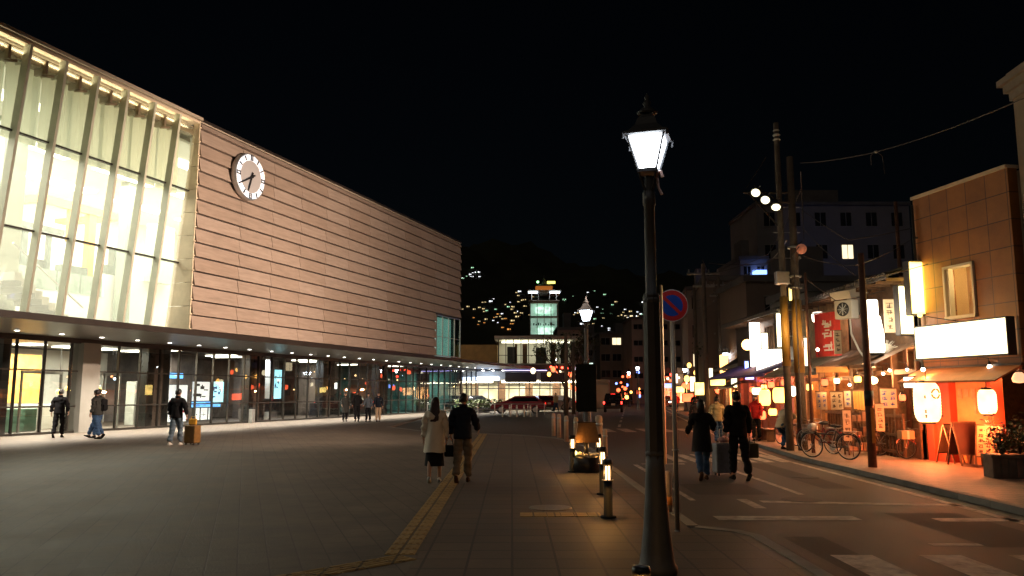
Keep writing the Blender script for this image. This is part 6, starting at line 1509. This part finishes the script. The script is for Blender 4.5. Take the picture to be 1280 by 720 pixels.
# tiny lanterns and lights of the far street
for k in range(60):
    q = rnd.random(); Y = 55+q*95; side = rnd.choice((-1, 1)); xr = 7.65+(Y-23.9)*.146
    x = xr+rnd.uniform(.3, 2.2) if side > 0 else xr-9.2+rnd.uniform(-2.2, -.3)
    z = rnd.uniform(1.6, 4.2)
    t = thing('far_lantern', (x, Y, z), 'tiny warm lantern hanging among the many lights of the far street', 'lantern', 0, 'tiny lanterns of the far street')
    MB().ball((0, 0, 0), rnd.uniform(.12, .25), 8, 1.2).build('paper_body', [M['paper_r'], M['paper_y'], M['paper_r'], M['sign_w']][k % 4], t)
    MB().tube([(0, 0, .2), (0, 0, .5)], .02, 4).build('cord', M['black'], t)
for k in range(34):
    u, v, Y = rnd.gauss(775, 22), rnd.gauss(487, 9), rnd.uniform(95, 140)
    if v < 462 or v > 500: continue
    p = PD(u, v, Y); t = thing('far_lantern', p, 'small red or orange light in the cluster above the dark car', 'lantern', 0, 'red and orange lights above the dark car')
    MB().ball((0, 0, 0), rnd.uniform(.14, .3), 8).build('paper_body', [M['paper_r'], M['paper_r'], M['paper_y'], M['neon_b']][k % 4], t); MB().tube([(0, 0, .2), (0, 0, .6)], .02, 4).build('cord', M['black'], t)
# traffic signals
def signal(u, v, Y, label, base_v=None, col=(1, .04, .02)):
    p = PD(u, v, Y); t = thing('traffic_signal', (p.x+1.6, Y, 0), label, 'traffic light'); z = p.z
    MB().tube([(0, 0, 0), (0, 0, z+.4)], .09, 8).build('mast', M['pole'], t); MB().tube([(0, 0, z+.2), (-1.6, 0, z+.2)], .05, 6).build('arm', M['pole'], t)
    MB().bev(-2.4, -.12, z-.2, -1.2, .12, z+.2, .04).build('housing', M['charcoal'], t)
    MB().lathe([(.16, .1), (.16, .14)], (0, 0, 0), 12, mx=Matrix.Translation((-1.6, -.02, z)) @ FW).build('red_lens', glow('red_signal', col, 14, False), t)
    MB().lathe([(.14, .1), (.14, .13)], (0, 0, 0), 12, mx=Matrix.Translation((-2.1, -.02, z)) @ FW).build('dark_lens', M['black'], t)
signal(838.5, 468.5, 92, 'traffic signal showing red just left of the parking sign pole')
signal(768, 478, 112, 'traffic signal showing red above the dark car')
signal(765, 489, 128, 'lower and farther red traffic signal above the dark car')
# cars
def car(loc, rz, label, col, suv=False, tail=True, head=False, group=None):
    t = thing('parked_car' if not tail else 'car', loc, label, 'car', rz)
    pm_ = mat('car_paint', col, .25, .3, .05, 3, coat=1.); H = 1.75 if suv else 1.45; L = 4.5; W = .86
    prof = [(-L/2, .35), (-L/2, .75), (-L/2+.12, .95), (-L/2+.3, H-.1 if suv else 1.02), (-L/2+(.5 if suv else .9), H), (L/2-2.0, H), (L/2-1.15, 1.02), (L/2-.2, .85), (L/2, .62), (L/2, .35)]
    b = MB(); n = len(prof); secs = [(-W, .93), (-W*.97, 1), (0, 1), (W*.97, 1), (W, .93)]; rings = []
    for xw, s_ in secs: rings.append(b.pts([(xw*(1-.17*max(0, (z-.95)/(H-.95))), y*(s_*.04+.96), .3+(z-.3)*(s_*.3+.7)) for y, z in prof]))
    for i_ in range(len(secs)-1):
        for k in range(n): b.face((rings[i_]+k, rings[i_]+(k+1) % n, rings[i_+1]+(k+1) % n, rings[i_+1]+k))
    b.face([rings[0]+k for k in range(n)]); b.face([rings[-1]+k for k in range(n)][::-1]); b.build('body', pm_, t)
    ty = -L/2+.3
    b = MB(); z0, z1 = 1.05, H-.14
    y0 = -L/2+(.16 if suv else .28); y1 = -L/2+(.36 if suv else .74)
    b.quad((-.62, y0-.02, z0), (.62, y0-.02, z0), (.56, y1-.04, z1), (-.56, y1-.04, z1)); b.build('rear_window', M['blackglass'], t)
    b = MB(); b.quad((.62, L/2-1.17, 1.05), (-.62, L/2-1.17, 1.05), (-.56, L/2-1.9, z1+.02), (.56, L/2-1.9, z1+.02)); b.build('windscreen', M['blackglass'], t)
    for s_ in (-1, 1):
        b = MB(); x = s_*(W+.004); x2 = s_*(W*.86+.01); b.quad((x, -L/2+.6, 1.0), (x, L/2-1.4, 1.0), (x2, L/2-1.95, z1), (x2, -L/2+.8, z1)); b.build('side_window', M['blackglass'], t)
        for y in (-L/2+.85, L/2-.85):
            mx_ = Matrix.Translation((s_*(W-.1), y, .33)) @ Matrix.Rotation(R(90), 4, 'Y'); w_ = MB().lathe([(.3, -.11), (.33, -.08), (.33, .08), (.3, .11)], (0, 0, 0), 18, mx=mx_).build('wheel', M['tyre'], t); MB().lathe([(.2, -.12), (.2, .12)], (0, 0, 0), 12, mx=mx_).build('rim', M['steel'], w_)
        MB().bev(s_*.8-.09, -L/2-.03, .78, s_*.8+.03, -L/2+.06, 1.0 if suv else .9, .02).build('tail_light', glow('tail_light', (1, .03, .02), 12 if tail else 1.5, False), t)
        MB().bev(s_*.62-.12, L/2-.08, .62, s_*.62+.12, L/2+.02, .76, .02).build('headlight', glow('headlight', (1, .95, .85), 12 if head else .2, False), t)
    MB().box(-.17, -L/2-.02, .66, .17, -L/2+.0, .82).build('number_plate', M['white_paint'], t); MB().bev(-.8, -L/2-.05, .36, .8, -L/2+.05, .56, .03).build('bumper', M['charcoal'], t)
    if tail and suv: MB().box(-.2, -L/2+.38, H-.1, .2, -L/2+.46, H-.05).build('brake_light', glow('brake_light', (1, .03, .02), 10, False), t)
    return t
p = G(767, 515, -.1); car((p.x, p.y, -.1), R(-8), 'dark sport utility car with glowing red tail lights driving away in the street', (.015, .012, .015), True)
p = G(743, 512, -.1); car((p.x, p.y+6, -.1), R(-8), 'dim dark car ahead on the left, partly behind the banner board', (.05, .05, .06), False)
p = G(648, 517, 0); car((p.x, p.y, 0), R(88), 'red car standing side-on outside the lit annex', (.2, .012, .025), False, False)
p = G(663, 515, 0); car((p.x+1, p.y+4, 0), R(20), 'second red car just right of and behind the side-on one', (.2, .015, .02), False, True)
p = G(690, 513, 0); car((p.x, p.y, 0), R(75), 'silver white car parked right of the red cars', (.6, .6, .6), False, False, True)
p = G(604, 514, 0); car((p.x-1.5, p.y+2, 0), R(90), 'black car half behind the hedge outside the annex', (.02, .02, .025), False, False)
p = G(838, 510, -.1); car((p.x, p.y+4, -.1), R(172), 'pale car facing the camera far right of the foreground post', (.3, .1, .08), False, False, True)
p = G(786, 505, -.1); car((p.x, p.y, -.1), R(-8), 'far dark car with tail lights beyond the sport utility car', (.03, .03, .03), False)
# people far down the street
for u, v, Y, rz, l, c1 in [(708, 512, 70, 30, 'tiny far pedestrian in dark clothes near the two masts', black_c), (695, 512, 74, 150, 'tiny far pedestrian in pale top outside the annex', ylw), (846, 507, 70, 10, 'tiny far pedestrian in red jacket at the far right kerb', redc), (868, 508, 60, 190, 'tiny far pedestrian in dark coat by the far right shops', black_c), (926, 520, 42, 200, 'distant person in dark jacket behind the tall man in black', greyj)]:
    p = PD(u, v, Y); person((p.x, Y, 0), R(rz), 1.7, l, c1, jean, shoeb, M['hair'])
# bare street trees near the masts
def tree(loc, h, label, seed, leaves=0, group=None, n=7, cr=None):
    t = thing('street_tree', loc, label, 'tree', 0, group); q = random.Random(seed); b = MB(); lf = MB(); tips = []
    def grow(p, d, L, r, k):
        e = p+d*L; b.tube([p, (p+e)/2+Vector((q.gauss(0, .04), q.gauss(0, .04), 0))*L, e], [r, r*.8, r*.6], 5 if k < 3 else 4, False)
        if k >= 4: tips.append(e); return
        for j in range(3 if k < 3 else 2):
            a = q.uniform(0, 2*PI); s_ = q.uniform(.35, .75); nd = (d+Vector((math.cos(a)*s_, math.sin(a)*s_, q.uniform(.0, .35)))).normalized(); grow(e, nd, L*q.uniform(.6, .82), r*.6, k+1)
    grow(Vector((0, 0, 0)), Vector((0, 0, 1)), h*.33, h*.022, 0); b.build('trunk', M['dwood'], t)
    for e in tips:
        for j in range(leaves):
            c_ = e+Vector((q.gauss(0, .35), q.gauss(0, .35), q.gauss(0, .3))); u_ = Vector((q.gauss(0, 1), q.gauss(0, 1), q.gauss(0, 1))).normalized(); x_ = u_.orthogonal().normalized(); s_ = q.uniform(.08, .16); lf.quad(c_-x_*s_*.6, c_+u_*s_, c_+x_*s_*.6, c_-u_*s_)
    if leaves: lf.build('crown', M['leaf'], t)
    return t
tree((6.0, 72, 0), 7.5, 'thinly leaved street tree between the lit tower and the lamp with banner', 3, 6)
tree((7.2, 88, 0), 8.5, 'bare twiggy street tree just right of the lamp with banner', 5, 4)
tree((4.3, 66, 0), 6.5, 'small street tree in front of the red lights of the annex', 8, 5)
tree((15.0, 60, 0), 6, 'small dark street tree beside the far right lamp posts', 11, 6)

# ------------------------------------------------------------------ hills with scattered houses
def hill(x, y):
    r = max(0., min(1., (y-230)/420)); r = r*r*(3-2*r)
    ridge = 105*math.exp(-((x+130)/190)**2) + 62*math.exp(-((x-120)/210)**2) + 30*math.exp(-((x-420)/260)**2)
    return -2 + r*ridge*(1+.10*math.sin(x*.05+1.3)*math.cos(y*.031)+.05*math.sin(x*.13+y*.07))
b = MB(); NX, NY = 120, 40; idx = []
for j in range(NY+1):
    for i_ in range(NX+1):
        x = -900+1800*i_/NX; y = 200+700*j/NY; b.v.append((x, y, hill(x, y) if j < NY else -5))
for j in range(NY):
    for i_ in range(NX): a_ = j*(NX+1)+i_; b.face((a_, a_+1, a_+NX+2, a_+NX+1))
b.sm = [True]*len(b.f)
o = b.build('hills', mat('wooded_hillside', (.03, .035, .02), .95, 0, .5, .03, .6, .2)); tag(o, kind='structure')
protos = {}
def house(x, y, m, mn, sc, rz):
    if m.name not in protos:
        t = thing('hillside_house', (0, 0, 0), 'x', 'house')
        b = MB(); b.box(-3, 0, -2, 3, 5, 3); b.build('wall', M['dgrey'], t)
        b = MB(); b.prism([(-3.4, 3), (3.4, 3), (0, 4.6)], -.4, 5.4, Matrix.Rotation(R(90), 4, 'X') @ Matrix.Scale(-1, 4, (0, 0, 1))); b.build('roof', M['charcoal'], t)
        MB().box(-1.4, -.25, .6, .2, -.05, 1.9).build('window', m, t); MB().box(1.2, -.25, .8, 2.0, -.05, 1.8).build('window', m, t)
        protos[m.name] = t; c_ = t
    else: c_ = copy_tree(protos[m.name])
    c_.location = (x, y, hill(x, y)+.5); c_.rotation_euler = (0, 0, rz); c_.scale = (sc,)*3
    c_['label'] = 'small dark hillside house showing only its %s lit windows' % mn; c_['group'] = 'hillside houses with %s windows' % mn
HM = [(glow('house_white', (.9, .95, 1), 2.6, False), 'white'), (glow('house_yellow', (1, .75, .35), 1.2, False), 'yellow'), (glow('house_orange', (1, .4, .08), 1.3, False), 'orange'), (glow('house_green', (.5, 1, .6), 1.4, False), 'greenish')]
def hit(u, v):
    r = ray(u, v)
    for k in range(230, 700, 3):
        P = Vector((0, 0, 1.7))+r*(k/r.y)
        if P.z < hill(P.x, P.y)+1: return P
    return None
clusters = [(582, 347, 6, 5, 0), (595, 342, 7, 5, 0), (612, 400, 18, 10, 2), (640, 405, 18, 11, 2), (628, 382, 30, 10, 1), (600, 385, 18, 10, 1), (655, 372, 14, 8, 1), (740, 388, 20, 12, 0), (765, 395, 18, 9, 3), (785, 397, 22, 8, 1), (725, 405, 20, 12, 1), (760, 410, 24, 8, 0), (800, 392, 16, 8, 0), (700, 372, 40, 8, 3), (645, 385, 8, 14, 1)]
q = random.Random(21); ct = 0
for (u, v, su, sv, k) in clusters:
    for j in range(10 if k != 2 else 12):
        P = hit(q.gauss(u, su*.7), q.gauss(v, sv*.55))
        if P is None: continue
        kk = k if q.random() < .6 else q.choice((0, 1, 1, 3))
        house(P.x, P.y, HM[kk][0], HM[kk][1], q.uniform(.2, .5), q.uniform(-.5, .5)); ct += 1
p = hit(790, 390) or Vector((75, 500, 20))
block('hillside_hotel', (PD(789, 390, 430).x, 430, 8), 0, 9, 8, 36, 'tall dark hillside block with a column of small lit windows left of the foreground post', M['slate'], 9, 3, {(8, 0), (8, 1), (8, 2), (7, 1), (6, 0), (6, 1), (5, 1), (5, 2), (4, 0), (3, 1), (3, 2), (7, 0)}, M['win_lit'], roofbox=False)
